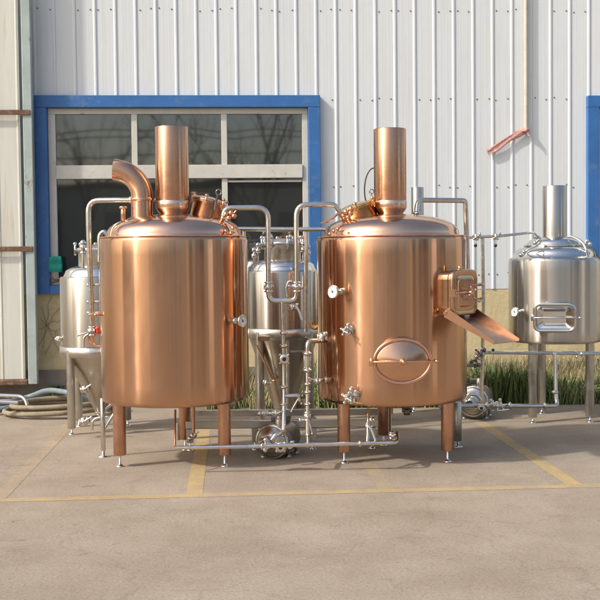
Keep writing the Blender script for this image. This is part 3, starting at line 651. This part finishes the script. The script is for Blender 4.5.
for (ff, ux) in ((f1, 98), (f2, 283)):
    root, C, R, z0, z1, zc, hz = ff
    # crank arms and standing pipes on the lid
    b = MB(); b.path([W(ux-15, 250 if ux == 98 else 246, 10.0), W(ux-15, 274 if ux == 98 else 266, 10.0)], .014, 10, fil=0).sphere(W(ux-15, 243 if ux == 98 else 240, 10.0), .03, 10)
    b.cyl(W(ux-15, 243 if ux == 98 else 240, 10.0), W(ux-15, 252 if ux == 98 else 248, 10.0), .022, 10).cyl(W(ux-15, 252 if ux == 98 else 248, 10.0), W(ux-15, 254 if ux == 98 else 250, 10.0), .03, 10); b.build('relief_valve', 'steel_pol', root)
root, C, R, z0, z1, zc, hz = f1
MB().path([W(99.5, 262, 10.0), W(99.5, 235, 10.0), W(104, 231, 10.0), W(107.5, 235, 10.0), W(107, 240, 10.0)], .022, 12, fil=.07).build('gooseneck', 'pipe', root)
tap_c = W(62, 338.5, 10.1)
valve(root, W(59.5, 338.5, 10.15), FX, .014, -FX*.02-ZU*.01, name='sample_valve'); MB().cyl(W(55, 339, 10.15), W(68, 338.3, 10.15), .012, 10).build('stub_pipe', 'steel_pol', root)
valve(root, W(85, 389, 9.95), (FX*.9+ZU*.25), .020, FX*.07+ZU*.05, name='cone_valve'); valve(root, W(84.5, 421, 9.85), (FX*.95+ZU*.3), .022, FX*.08+ZU*.05, name='drain_valve')
MB().path([W(92, 430, 9.8), W(92.5, 421, 9.8), W(97, 418, 9.8), W(108, 417, 9.8)], .014, 10, fil=.05).build('drain_pipe', 'pipe', root)
root, C, R, z0, z1, zc, hz = f2
for (ux, uy) in ((258, 245), (254, 250), (303, 244), (308, 247), (270, 236), (290, 237)):
    b = MB().cyl(W(ux, uy, 10.05), W(ux, uy+20, 10.1), .010, 8).sphere(W(ux, uy, 10.05), .024, 8).cyl(W(ux, uy+4, 10.05), W(ux, uy+8, 10.05), .026, 10); b.build('lid_fitting', 'steel_pol', root)
fr_ = az(0); pz = hz(339, -R); MB().box(Vector((W(263, 339, 10.2-R*.9).x, W(263, 339, 10.2-R*.9).y, pz)), (.10, .012, .04), (az(70), az(-20), ZU)).build('name_plate', 'steel_pol', root)
MB().path([W(256.5, 345, 9.86), W(273, 380, 10.0)], .009, 8, fil=0).sphere(W(274, 381, 10.0), .02, 8).build('sight_tube', 'copper_fit', root)
valve(root, W(266, 382.5, 9.9), FX*.9-ZU*.4, .014, FX*.05, mt='steel_mat', name='sample_valve')
b = MB().path([W(287.5, 338, 9.9), W(287.5, 420, 9.9)], .018, 10, fil=0); b.build('drain_pipe', 'steel_mat', root)
def steel_vessel(cx, z, Rpx, yrim, ybot, chx, chr_, chy, label, group, legsaz):
    P = W(cx, 300, z); C = Vector((P.x, P.y, 0)); R = m(Rpx, z); root = thing('steel_brewing_vessel', C, label, 'vessel', group)
    hz = lambda y, dz=0: W(cx, y, z+dz).z
    z1 = hz(yrim); z0 = hz(ybot, -R)
    pr = [(.001, z0-.004), (R-.03, z0), (R-.008, z0+.008), (R, z0+.03)]+[(R, z0+.03+(z1-z0-.06)*k/8) for k in range(1, 9)]+[(R-.005, z1-.006), (R-.02, z1)]
    MB().lathe(pr, (C.x, C.y, 0), ZU, 128).build('tank_body', 'steel', root)
    dm = [(R-.02, z1), (R*.93, z1+.01), (R*.90, z1+.012), (R*.88, z1+.05), (R*.82, z1+.085), (R*.72, z1+.105), (R*.66, z1+.115), (R*.62, z1+.125), (R*.60, z1+.15), (R*.52, z1+.185), (R*.35, z1+.21), (R*.1, z1+.22)]
    MB().lathe(dm, (C.x, C.y, 0), ZU, 80).build('dome', 'steel_pol', root)
    MB().path([C+Vector((math.cos(t)*R*.66, math.sin(t)*R*.66, z1+.125)) for t in [2*PI*k/64 for k in range(64)]], .010, 8, closed=True).build('dome_ring', 'steel_pol', root)
    cz = hz(chy); r_ = m(chr_, z); Cc = W(chx, 200, z)
    MB().lathe([(r_*.99, z1+.15), (r_, z1+.2), (r_, cz-.003), (r_*.98, cz), (r_*.95, cz-.003), (r_*.95, cz-.15), (.01, cz-.151)], (Cc.x, Cc.y, 0), ZU, 48).build('chimney', 'steel', root)
    for a in legsaz: dd_ = az(a)*(R-.09); leg(root, C.x+dd_.x, C.y+dd_.y, z0+.02, .043, 'steel_mat', .06)
    return root, C, R, z0, z1, hz
v1 = steel_vessel(555, 10.65, 45.8, 258, 345, 554.5, 11.8, 186, 'stainless steel vessel at the right with a rectangular manway and tall chimney', 'stainless steel vessels', (-49, 51, 188))
v2 = steel_vessel(417, 10.9, 44, 259, 345, 417.5, 6.2, 187.5, 'stainless steel vessel hidden behind the right copper tank, only its chimney showing', 'stainless steel vessels', (-60, 60, 180))
root, C, R, z0, z1, hz = v1
a0 = -14; d = az(a0); X = ZU.cross(d).normalized()
if X.dot(FX) < 0: X = -X
zc = hz(317.5, -R); c0 = Vector((C.x, C.y, zc)); pl = c0+d*(R+.03); w_, h_ = .375, .255
mw = MB().shell([rrect(c0+d*(R-.09), X, ZU, w_-.01, h_-.01, .05), rrect(pl-d*.01, X, ZU, w_-.01, h_-.01, .05), rrect(pl, X, ZU, w_-.03, h_-.03, .045)], 0, (False, False)).build('rectangular_manway', 'steel_pol', root)
MB().path(rrect(pl, X, ZU, w_, h_, .055), .015, 10, closed=True).build('ring', 'steel_pol', mw)
MB().shell([rrect(pl-d*.004, X, ZU, w_-.02, h_-.02, .045), rrect(pl+d*.006, X, ZU, w_-.05, h_-.05, .035), rrect(pl-d*.02, X, ZU, w_-.16, h_-.14, .02)], 0, (False, True), False).build('cover', 'steel_pol', mw)
b = MB().cyl(pl+d*.04-X*.20, pl+d*.04+X*.235, .008, 10).cyl(pl+d*.03-X*.2-ZU*.03, pl+d*.03-X*.2+ZU*.03, .022, 12).cyl(pl-d*.05-X*.2, pl+d*.05-X*.2, .014, 8).sphere(pl+d*.04+X*.235, .014, 8).cyl(pl-d*.03+X*.235, pl+d*.04+X*.235, .008, 8); b.build('cross_bar', 'steel_pol', mw)
thermometer(root, surf(C, R, -58, hz(311.5, -.3)), az(-52), .09, .045)
MB().path([W(538, 236, 10.3), W(541, 241, 10.3), W(536, 246, 10.3), W(527, 250, 10.3), W(522, 256, 10.3)], .014, 10, fil=.06).build('bow_pipe', 'steel_pol', root)
for grp in (((536, 237), (539, 240), (535, 243)), ((524, 252), (521, 255)), ((590, 244), (587, 241))):
    b = MB().path([W(u_, v_, 10.3) for (u_, v_) in grp], .012, 8, fil=0)
    for (u_, v_) in grp: b.sphere(W(u_, v_, 10.3), .022, 8)
    b.build('spray_fitting', 'steel_pol', root)
MB().path([W(570, 236, 10.4), W(580, 240, 10.35), W(586, 247, 10.3), W(588, 257, 10.3)], .014, 10, fil=.06).build('bow_pipe', 'steel_pol', root)
# ------------------------------------------------------------------ SKID FRAME AND STANDS
def beam(px0, px1, zc, dep, h, z):
    A = W(px0, 425, z); B = W(px1, 425, z); A.z = B.z = zc; mid = (A+B)/2; X = (B-A).normalized(); Y = ZU.cross(X)
    return MB().box(mid, ((B-A).length, dep, h), (X, Y, ZU))
sk = thing('skid_frame', (W(285, 400, 9.05).x, W(285, 400, 9.05).y, 0), 'low dull steel frame of square beams running behind the copper legs', 'frame')
beam(186, 378, .225, .07, .07, 9.15).build('beam', 'steel_mat', sk, .006); beam(186, 378, .235, .06, .06, 9.75).build('beam', 'steel_mat', sk, .006)
for px in (190, 255, 313, 372):
    for z in (9.15, 9.75):
        P = W(px, 430, z); l = MB().box((P.x, P.y, .13), (.06, .06, .118)).build('leg', 'steel_mat', sk, .005); foot(sk, P.x, P.y, .07, .014, .075, l)
def stand(px, z, ytop, label, sgn):
    P = W(px, 430, z); root = thing('support_stand', (P.x, P.y, 0), label, 'stand'); zt = H(ytop, z, px)
    MB().cyl((P.x, P.y, .05), (P.x, P.y, zt), .020 if sgn > 0 else .036, 14).build('post', 'pipe' if sgn > 0 else 'steel_mat', root); MB().lathe([(.05, 0), (.05, .006), (.014, .012), (.012, .06)], (P.x, P.y, .001), ZU, 14, 0, (True, True)).build('foot', 'steel_pol', root)
    Q = Vector((P.x, P.y, 0))
    MB().path([Q+ZU*.22, Q+ZU*(zt-.03)+FX*(.16*sgn)-FB*.05], .014, 10, fil=0).path([Q+ZU*.38, Q+ZU*(zt-.03)+FX*(.10*sgn)-FB*.05], .012, 10, fil=0).build('brace', 'pipe' if sgn > 0 else 'steel_mat', root)
stand(103, 8.9, 398, 'slim steel stand with a slanting brace beside the left copper leg', 1)
stand(457.5, 9.2, 402, 'thick dull steel stand with a slanting brace behind the rightmost copper leg', -1)
# ------------------------------------------------------------------ PIPEWORK
def pipes(name, at_, label, cat='pipework'):
    return thing(name, Vector((at_.x, at_.y, 0)), label, cat)
def run(root, pts, r=.021, fil=.07, mt='pipe', name='pipe'):
    return MB().path([W(*p) for p in pts], r, 16, fil=fil).build(name, mt, root)
zM = 8.55
# central manifold
cm = pipes('pipe_manifold', W(282, 300, zM), 'upright U shaped steel pipe manifold rising between the two copper tanks')
run(cm, [(222.5, 222, 8.5), (224.5, 208, 8.52), (268.2, 207.5, zM), (268.2, 281, zM)], .021, .10)
run(cm, [(268.2, 281, zM), (268.8, 300.5, zM), (283, 300.8, zM)], .021, .09)
run(cm, [(283, 300.8, zM), (296, 300.5, zM), (296.2, 281, zM)], .021, .09)
run(cm, [(296.2, 281, zM), (296.2, 204.5, zM), (335, 204.2, 8.6), (341, 213, 8.6)], .021, .10)
run(cm, [(282.2, 301, zM), (283.6, 352, zM), (284, 400, zM), (283.5, 436, 8.45)], .019, 0)
for (a_, b__) in ((268.3, 279.5), (296.2, 279.5)): pass
valve(cm, W(268.6, 287, zM), ZU, .021, -FX*.03-ZU*.01); valve(cm, W(296.3, 287, zM), ZU, .021, -FX*.06+ZU*.01)
run(cm, [(297, 287, zM), (303, 288, zM), (303, 276, zM)], .014, .04); run(cm, [(287, 297, 8.6), (286, 287, 8.6), (288, 282, 8.6), (292, 281, 8.6)], .012, .05)
for py in (333, 346, 387, 404): ferrule(cm, W(283.7, py, zM), ZU, .019)
hubvalve(cm, W(284.3, 359, zM-.03), FB, .038)
run(cm, [(290, 352, zM), (305, 352, 8.6)], .012, 0, 'darksteel')
run(cm, [(284, 396, zM), (299, 395.5, zM), (300, 401, zM)], .016, .04)
MB().path([W(300, 396, zM), W(294, 406, zM), W(291, 412, zM)], .009, 8, fil=.04).build('handle', 'steel_pol', cm)
MB().sphere(W(303, 396, zM), .022, 10).sphere(W(302, 404, zM-.02), .018, 10).cyl(W(300, 400, zM), W(304, 408, zM), .01, 8).build('fitting', 'darksteel', cm)
valve(cm, W(276, 413, zM), FX, .016, FX*.05+ZU*.02); MB().cyl(W(262, 413.5, zM), W(284, 413, zM), .012, 10).sphere(W(259.5, 413.5, zM), .02, 10).build('pipe', 'pipe', cm)
valve(cm, W(265, 413, zM), FX, .013, ZU*.03, mt='steel_pol')
# ball valve with white lever on fermenter cock, right of the U
tp = pipes('ball_valve', W(293, 308, 8.8), 'small steel ball valve with a long pale lever below the U shaped pipe', 'valve'); tp.location.z = W(293, 308, 8.8).z
MB().cyl(W(289, 307, 8.8), W(298, 308, 8.8), .018, 12).sphere(W(292, 307.5, 8.8), .030, 12).sphere(W(297, 305, 8.8), .018, 10).build('valve_body', 'steel_pol', tp)
MB().path([W(296, 306, 8.75), W(299, 311, 8.75), W(302, 320, 8.75)], .010, 8, fil=.03).build('handle', 'dial', tp)
# sight glass line from tank 2
sg = pipes('sight_glass_pipe', W(307, 400, 8.4), 'steel pipe with a glass sight tube beside the left edge of the right copper tank')
run(sg, [(326, 340, 8.6), (319, 340.5, 8.5), (307.5, 341, 8.42), (307.3, 354, 8.42)], .021, .13)
for (py, rr_) in ((353.5, .022), (370, .022)): ferrule(sg, W(307.3, py, 8.42), ZU, rr_)
MB().lathe([(.022, 0), (.022, m(14, 8.42))], W(307.3, 369, 8.42), ZU, 20).build('glass_tube', 'glass', sg)
for dx in (-3.2, 3.2): MB().cyl(W(307.3+dx, 370, 8.42), W(307.3+dx, 354, 8.42), .004, 6).build('tie_rod', 'steel_pol', sg)
run(sg, [(307.3, 371, 8.42), (307.6, 437, 8.38), (307.6, 445.4, 8.17)], .017, .03)
for py in (384, 392, 404): ferrule(sg, W(307.4, py, 8.4), ZU, .017)
valve(sg, W(307.5, 416, 8.4), ZU, .018, FX*.035-ZU*.13, hmt='steel_pol')
MB().cyl(W(300, 420, 8.4), W(307, 420, 8.4), .012, 8).cyl(W(299, 420, 8.4), W(301.5, 420, 8.4), .02, 10).build('pipe', 'steel_pol', sg)
valve(sg, W(322, 337, 8.55), FX, .020, -FX*.13+ZU*.035+FB*.02, hmt='darksteel')
b = MB()
for (u_, v_) in ((325, 334), (330, 333.5), (328, 338), (333, 336)): b.sphere(W(u_, v_, 8.5), .022, 10)
b.build('clamp', 'pipe', sg)
run(sg, [(308, 381, 8.45), (321, 380, 8.5), (330, 379.5, 8.55)], .014, 0); valve(sg, W(317, 381, 8.45), FX, .014, -FX*.06+ZU*.03); ferrule(sg, W(326, 380, 8.5), FX, .016)
run(sg, [(318, 343, 8.6), (317.5, 378, 8.55)], .006, 0, 'steel_pol', 'level_tube')
MB().path([W(311.5, 322, 8.9), W(311.5, 326, 8.9), W(315.5, 328.5, 8.9), W(318.5, 325, 8.9), W(318.5, 316, 8.9)], .02, 12, fil=.05).build('return_bend', 'brass', sg)
# bottom pipe run
bp = pipes('floor_pipe', W(285, 447, 8.15), 'long steel pipe running low in front of the copper legs', 'pipe')
run(bp, [(176.5, 447.8, 8.12), (250, 446.4, 8.15), (396, 442.5, 8.18), (398, 440, 8.25), (397, 433, 8.4)], .0155, .05)
ferrule(bp, W(360, 443.5, 8.17), FX, .0155); ferrule(bp, W(262, 446.2, 8.15), FX, .0165)
run(bp, [(368.5, 409, 8.35), (367.5, 442, 8.18)], .014, 0); valve(bp, W(368, 426, 8.27), ZU, .014, FX*.03+ZU*.005)
MB().path([W(369, 425, 8.2), W(371, 428, 8.2), W(375.5, 441, 8.18)], .010, 8, fil=.03).build('handle', 'steel_pol', bp)
run(bp, [(390, 409, 8.9), (390, 434, 8.4), (394, 440, 8.25)], .012, .03); valve(bp, W(391.5, 435, 8.35), ZU, .014, FX*.025+ZU*.01)
valve(bp, W(371, 420, 8.3), FX, .012, ZU*.03)
# tank 1 outlet under the belly
ob = pipes('outlet_pipe', W(183, 440, 8.7), 'short pipes and valve dropping under the left copper tank', 'pipe')
run(ob, [(175.3, 410, 8.4), (175, 446, 8.15)], .008, 0, 'copper_leg'); run(ob, [(193.5, 407, 8.9), (193.5, 432, 8.9)], .014, 0, 'copper_leg')
valve(ob, W(193, 436, 8.9), FX*.8+ZU*.5, .014, FX*.05+ZU*.04, mt='steel_pol', hmt='copper_fit'); MB().sphere(W(190, 438.5, 8.85), .02, 10).build('outlet', 'steel_pol', ob)
run(ob, [(178, 423, 9.2), (178, 440, 9.2)], .02, 0, 'steel_mat')
# pump
def pump(cx, cy, z, k, label, group):
    c = W(cx, cy, z); root = thing('pump', Vector((c.x, c.y, 0)), label, 'pump', group); ax = FB*.92-FX*.35; ax.normalize(); r = .115*k
    MB().lathe([(r*.5, -.30*k), (r*.92, -.28*k), (r, -.24*k), (r, -.06*k), (r*1.12, -.055*k), (r*1.12, -.03*k), (r*.7, -.02*k)], c, ax, 32, 0, (True, False)).build('motor', 'motor', root)
    x, y, z_ = frame(ax)
    b = MB().lathe([(r*.7, -.03*k), (r*.95, -.02*k), (r*1.0, 0), (r*1.0, .02*k), (r*.92, .035*k), (r*.75, .04*k), (r*.7, .06*k), (r*.45, .07*k), (r*.3, .075*k), (r*.3, .14*k), (r*.45, .145*k), (r*.45, .165*k), (.001, .165*k)], c, ax, 32)
    hd = b.build('pump_head', 'steel_mat', root)
    MB().lathe([(r*.98, .008*k), (r*1.1, .01*k), (r*1.1, .03*k), (r*.98, .032*k)], c, ax, 32).cyl(c+x*r*1.05, c+x*r*1.45, .012*k, 8).build('clamp_ring', 'pipe', hd)
    sd = FX if True else x
    MB().cyl(c+ZU*r*.5+FX*.05*k+ax*.02*k, c+ZU*r*1.6+FX*.05*k+ax*.02*k, .022*k, 14).build('outlet', 'pipe', hd)
    MB().cyl(c+ax*.15*k, c+ax*.19*k, r*.24, 16).build('cap', 'black', hd)
    for dx in (-1, 1):
        for dz in (.06, .22):
            q = c+FX*(dx*r*.75)-ax*(dz*k); MB().cyl((q.x, q.y, .012), (q.x, q.y, c.z-r*.4), .013, 8).lathe([(.03, 0), (.03, .012), (.014, .02)], (q.x, q.y, .001), ZU, 12, 0, (True, True)).build('foot', 'steel_mat', root)
    MB().box(c-ax*.15*k+ZU*r*1.15, (.11*k, .09*k, .06*k), (FX, ax, ZU)).build('junction_box', 'darksteel', root, .006)
    return root
pump(273, 441, 8.75, 1.15, 'round centrifugal pump on the ground between the two copper tanks', 'centrifugal pumps')
pump(473.5, 401, 10.7, 1.25, 'centrifugal pump with a dark motor right of the right copper tank', 'centrifugal pumps')
hv = pipes('pump_valve', W(280, 446, 8.3), 'round steel valve hub with a black centre in front of the central pump', 'valve')
hubvalve(hv, W(280.5, 447, 8.2), FB, .036); 
for (u_, v_, r_) in ((265.5, 440, .02), (265, 450, .018), (266, 446, .030), (290, 446, .026)): MB().sphere(W(u_, v_, 8.2), r_, 10).build('fitting', 'steel_pol', hv)
MB().path([W(272, 440, 8.35), W(276, 434, 8.35), W(283.5, 432, 8.42)], .022, 12, fil=.04).build('elbow', 'steel_pol', hv)
# left loop
lp = pipes('loop_pipe', W(90, 330, 8.7), 'tall bent steel pipe looping down along the left edge of the left copper tank')
run(lp, [(131, 200, 8.65), (88.2, 200.5, 8.7), (88.6, 225, 8.7), (92, 325, 8.72)], .022, .10)
run(lp, [(153, 200, 8.7), (160, 200, 8.7)], .012, 0)
ferrule(lp, W(130.5, 200, 8.65), FX, .018)
valve(lp, W(92, 331, 8.72), ZU, .020, -FX*.10-ZU*.03, hmt='steel_mat'); 
MB().sphere(W(97.5, 328.5, 8.7), .020, 10).cyl(W(97.5, 327, 8.7), W(98, 334, 8.7), .016, 12).build('red_cap', 'red', lp)
run(lp, [(92.5, 335, 8.72), (92.8, 346, 8.72), (102, 346.3, 8.72)], .014, .06, 'copper_fit'); run(lp, [(88.5, 335, 8.74), (89, 342, 8.74), (95, 345, 8.73)], .012, .05, 'copper_fit')
run(lp, [(88.5, 334, 8.7), (84, 337, 8.7), (83.5, 347, 8.7)], .009, .05, 'steel_mat', 'hose')
for py in (285, 302, 313): 
    MB().cyl(W(89, py, 8.75), W(100, py-.5, 8.72), .012, 10).sphere(W(88.5, py, 8.75), .017, 8).build('bracket', 'pipe', lp)
# right return pipe from tank 2 dome
rp = pipes('return_pipe', W(467, 250, 8.9), 'bent steel pipe rising from the right copper tank dome and dropping behind its hatch')
run(rp, [(416.5, 213, 8.75), (417.5, 200, 8.78), (462, 200.5, 8.9), (465.5, 201, 8.92), (467.8, 272, 8.95), (466.5, 330, 9.0)], .0215, .10)
# background header pipe
hp = pipes('header_pipe', W(300, 230, 9.5), 'thin horizontal steel header pipe crossing behind both copper tanks with small taps')
run(hp, [(232, 229, 9.7), (340, 229.5, 9.7)], .020, 0); run(hp, [(306.3, 230, 9.72), (306.3, 332, 9.72)], .018, 0)
run(hp, [(440, 238, 9.7), (466, 237.5, 9.7), (500, 236, 9.7), (528, 233, 9.9), (534, 232.8, 10.2), (538, 238, 10.3)], .013, .05)
run(hp, [(244, 230, 9.72), (244, 262, 9.72)], .016, 0); run(hp, [(482.5, 237, 9.72), (483.5, 300, 9.72), (481.5, 402, 9.72)], .017, 0)
for k, ux in enumerate((476, 496)):
    b = MB()
    for (dx, dy) in ((-4, -1.5), (0, -2), (3, -1), (-2.5, 2), (2, 2.5), (5, -3)): b.sphere(W(ux+dx*.8, 237-k*.5+dy*.9, 9.68), .012, 8)
    b.cyl(W(ux, 235-k*.5, 9.68), W(ux, 240-k*.5, 9.68), .017, 10).path([W(ux+2, 234, 9.66), W(ux+5, 231.5, 9.66)], .005, 6, fil=0).path([W(ux, 240, 9.68), W(ux-.5, 244, 9.68)], .005, 6, fil=0)
    t_v = b.build('tap', 'pipe', hp); MB().sphere(W(ux-.5, 245.5, 9.68), .016, 12).build('knob', 'black', t_v)
for py in (284.5, 300.5): MB().path([W(470, py-(0 if py > 290 else .5), 9.1), W(483, py, 9.7)], .010, 8, fil=0).sphere(W(479, py, 9.55), .018, 10).build('bracket', 'pipe', hp)
# right floor piping
rf = pipes('transfer_pipe', W(520, 405, 9.6), 'steel transfer pipe with valves running low to the right steel vessel')
run(rf, [(454, 405.8, 9.35), (500, 406, 9.5), (557.5, 406, 9.7), (556, 398, 9.75), (555, 352.5, 9.8)], .019, .04)
run(rf, [(482, 352.5, 9.72), (612, 353.5, 10.1)], .017, 0)
valve(rf, W(497, 405.5, 9.45), FX, .020, FX*.09+ZU*.012+FB*.01, hmt='steel_pol'); ferrule(rf, W(487, 405.7, 9.44), FX, .02); ferrule(rf, W(510, 406, 9.5), FX, .02); ferrule(rf, W(545, 406, 9.65), FX, .019); ferrule(rf, W(555, 392, 9.75), ZU, .018)
hubvalve(rf, W(481, 408, 9.38), FB, .032)
MB().path([W(466, 400, 9.4), W(470, 394, 9.4), W(477, 394.5, 9.4), W(481, 400, 9.4)], .016, 10, fil=.05).build('bow_pipe', 'steel_pol', rf)
for (a_, b__) in (((491, 400.5), (493, 410.5)), ((500, 400), (503, 409.5))): MB().cyl(W(*a_, 9.45), W(*b__, 9.45), .010, 8).sphere(W(*a_, 9.45), .016, 8).sphere(W(*b__, 9.45), .016, 8).build('fitting', 'steel_pol', rf)
valve(rf, W(480, 354, 9.68), ZU*.8+FX*.5, .024, -FX*.05+ZU*.045, hmt='darksteel'); b = MB()
for (u_, v_, r_) in ((471.5, 361.5, .020), (475.5, 360, .018), (478.5, 365, .018), (469, 365, .018), (484, 350, .022), (476, 366, .014)): b.sphere(W(u_, v_, 9.6), r_, 8)
b.path([W(466, 365.5, 9.5), W(481, 365, 9.68)], .013, 10, fil=0).path([W(478.5, 365, 9.6), W(475.5, 360, 9.6), W(471.5, 361.5, 9.6)], .008, 8, fil=0).path([W(475.5, 360, 9.6), W(484, 350, 9.6)], .008, 8, fil=0); b.build('fitting', 'darksteel', rf)
MB().sphere(W(493, 350, 9.7), .014, 10).build('knob', 'black', rf)
b = MB().cyl(W(575, 351, 9.9), W(584, 358, 9.9), .008, 8).sphere(W(577, 357, 9.9), .014, 8).sphere(W(582, 354, 9.9), .02, 8); b.build('fitting', 'steel_pol', rf)
MB().cyl(W(407, 409, 9.2), W(407, 415, 9.2), .03, 12).cyl(W(402, 410, 9.2), W(412, 410, 9.2), .02, 10).build('outlet', 'darksteel', rf)
# ------------------------------------------------------------------ HOSES AND PIPES ON THE GROUND, LEFT
def coil(cx, cy, rx, ry, turns, r, seed, lift=0., tail=None):
    c = G(cx, cy); rn = random.Random(seed); P = []; n = int(turns*36)
    for k in range(n+1):
        t = k/36*2*PI; tr = k/36; q = 1+.10*math.sin(tr*2.1+seed)+.04*math.sin(t*2+seed)
        z = r+tr*r*1.15+lift+.012*(1+math.sin(t*1.5+seed))
        P.append(Vector((c.x+rx*q*math.cos(t+seed), c.y+ry*q*math.sin(t+seed), z)))
    if tail:
        for tt in tail: P.append(Vector(tt))
    return MB().path(P, r, 12, fil=0)
tl = G(128, 420)
o = coil(62, 413, .56, .42, 2.9, .027, .8).build('coiled_hose', 'hose'); tag(o, 'thick beige hose lying in a loose coil left of the copper tank', 'hose')
a1 = G(120, 414); a2 = G(96, 411); a3 = G(70, 413); a4 = G(30, 402)
o = MB().path([a1+ZU*.035, a2+ZU*.10, a3+ZU*.22, G(48, 407)+ZU*.2, a4+ZU*.06, G(-6, 409)+ZU*.035], .03, 12, fil=.25).build('blue_grey_hose', 'bluehose'); tag(o, 'blue grey hose lying across the beige coil', 'hose')
o = MB().path([G(-8, 412)+ZU*.03, G(8, 411)+ZU*.03, G(22, 407)+ZU*.05, G(34, 409)+ZU*.03], .03, 12, fil=.2).path([G(-8, 416)+ZU*.03, G(12, 412)+ZU*.06, G(26, 405)+ZU*.04], .026, 12, fil=.2).build('short_hose', 'bluehose'); tag(o, 'pale blue hose ends at the left edge of the yard', 'hose')
o = MB().path([W(-12, 395, 11.3), W(24, 396.5, 11.3), W(27.5, 406, 11.2)], .021, 14, fil=.07).build('bent_steel_pipe', 'steel_pol'); tag(o, 'polished bent steel pipe at the left edge, upper one of two', 'pipe')
o = MB().path([W(-12, 401, 11.0), W(18, 402.6, 11.0)], .019, 14, fil=0).build('straight_steel_pipe', 'steel_pol'); tag(o, 'short straight polished steel pipe at the left edge, lower one of two', 'pipe')
o = MB().path([G(66, 396)+ZU*.01, WY(69, 362, YW-.03)], .011, 8, fil=0).build('leaning_rod', 'stick'); tag(o, 'thin rusty rod leaning on the wall behind the coiled hose', 'rod')
# ------------------------------------------------------------------ ACROSS THE YARD (seen as reflections in panes and metal; side blocks added for streaks)
def mirror(px, depth): r = WY(px, 250, depth); return Vector((r.x, 2*YW-depth, 0))
def bare_tree(pos, h, seed, label):
    rn = random.Random(seed); root = thing('bare_tree', pos, label, 'tree', 'leafless trees across the yard'); tb = MB(); cb = MB()
    def grow(p, d, l, r, lev, mb):
        P = [p]; q = p.copy(); dd_ = d.copy(); n = 5
        for k in range(n):
            dd_ = (dd_+Vector((rn.uniform(-1, 1), rn.uniform(-1, 1), rn.uniform(-.3, .5)))*.13).normalized(); q = q+dd_*l/n; P.append(q.copy())
        mb.path(P, r, 6 if lev < 2 else 4, fil=0, rs=[r*(1-.55*k/n) for k in range(n+1)])
        if lev < 5:
            for k in range(rn.choice((2, 3, 3)) + (2 if lev == 0 else 0)):
                i = rn.randint(2, n); nd = (dd_+Vector((rn.uniform(-1, 1), rn.uniform(-1, 1), rn.uniform(-.1, .8)))*.85).normalized()
                grow(P[i], nd, l*rn.uniform(.55, .8), r*.52, lev+1, cb)
    grow(Vector(pos), Vector((0, 0, 1)), h*.42, h*.014, 0, tb)
    tb.build('trunk', 'bark', root); cb.build('crown', 'bark', root)
bare_tree(mirror(258, 42), 11, 5, 'tall leafless tree with a straight dark trunk reflected in the third window pane')
bare_tree(mirror(196, 50), 12, 9, 'wide leafless tree reflected in the middle window pane')
bare_tree(mirror(90, 60), 11, 14, 'distant leafless tree reflected in the first window pane')
bare_tree(Vector((9, -22, 0)), 10, 21, 'leafless tree standing far across the yard to the right')
def block(x0, x1, y0, y1, h, mt, label, bays=0):
    o = thing('reflected_block', ((x0+x1)/2, (y0+y1)/2, 0), label, 'building', 'buildings across the yard')
    MB().bx(x0, x1, y0, y1, 0, h).build('wall', mt, o); MB().bx(x0-.3, x1+.3, y0-.3, y1+.3, h+.01, h+.3).build('roof', 'far_roof', o)
    for k in range(bays):
        bw = (x1-x0)/bays; MB().bx(x0+bw*(k+.22), x0+bw*(k+.72), y1+.02, y1+.08, .1, h*.75).build('door', 'far_dark', o)
block(-40, 14, -56, -48, 6.6, 'far_dim', 'long low grey shed across the yard, seen only in reflections', 9)
block(15, 19, -30, -24, 9, 'far_wall', 'narrow grey block added out of view at right for streaks in the copper', 1)  # unseen side blocks from here on, added so the tanks mirror vertical streaks
block(22.5, 29, -24, -16, 11, 'far_dark', 'tall dark block added out of view at right for a dark streak in the copper')
block(30, 34, -12, -6, 9, 'cladding', 'white clad block added out of view at far right for a pale streak in the copper', 2)
block(27, 33, -2, 3, 8, 'far_dark', 'dark block added out of view beside the yard at right for metal reflections')
block(-30, -25, -6, 4, 6, 'far_wall', 'grey block added out of view at far left for metal reflections', 2)  # unseen, added to give the tanks' left sides something to mirror
for i, z in enumerate((7.2, 6.9, 6.2)):
    P = [Vector((-40+4*k, -20, z-.35*math.sin(PI*((k % 10)/10)))) for k in range(21)]
    o = MB().path(P, .03, 5, fil=0).build('overhead_cable', 'black'); tag(o, ('topmost', 'middle', 'lowest')[i]+' of three overhead cables reflected in the window', 'cable', 'overhead cables')
# ------------------------------------------------------------------ LIGHT
SAZ = math.radians(64); SEL = math.radians(40)
hd = (-FX*math.sin(SAZ)+FB*math.cos(SAZ)).normalized(); sd = hd*math.cos(SEL)+ZU*math.sin(SEL)
sl_ = bpy.data.lights.new('sun', 'SUN'); sun = bpy.data.objects.new('sun', sl_); COL.objects.link(sun); sl_.energy = 2.6; sl_.angle = math.radians(2.2); sl_.color = (1, .965, .90)
sun.rotation_euler = sd.to_track_quat('Z', 'Y').to_euler(); sun.location = (-5, -5, 12)
w = bpy.data.worlds.new('World'); S.world = w; w.use_nodes = True; n = w.node_tree.nodes; L = w.node_tree.links
sk_ = n.new('ShaderNodeTexSky'); sk_.sky_type = 'NISHITA'; sk_.sun_disc = False; sk_.sun_elevation = SEL; sk_.sun_rotation = math.atan2(sd.x, sd.y) % (2*PI); sk_.dust_density = 4; sk_.air_density = 1.2; sk_.ozone_density = .6
L.new(sk_.outputs[0], n['Background'].inputs[0]); n['Background'].inputs[1].default_value = .15
S.view_settings.view_transform = 'Standard'; S.view_settings.look = 'None'; S.view_settings.gamma = 1; S.view_settings.use_curve_mapping = False; S.view_settings.exposure = .48
S.render.engine = 'CYCLES'
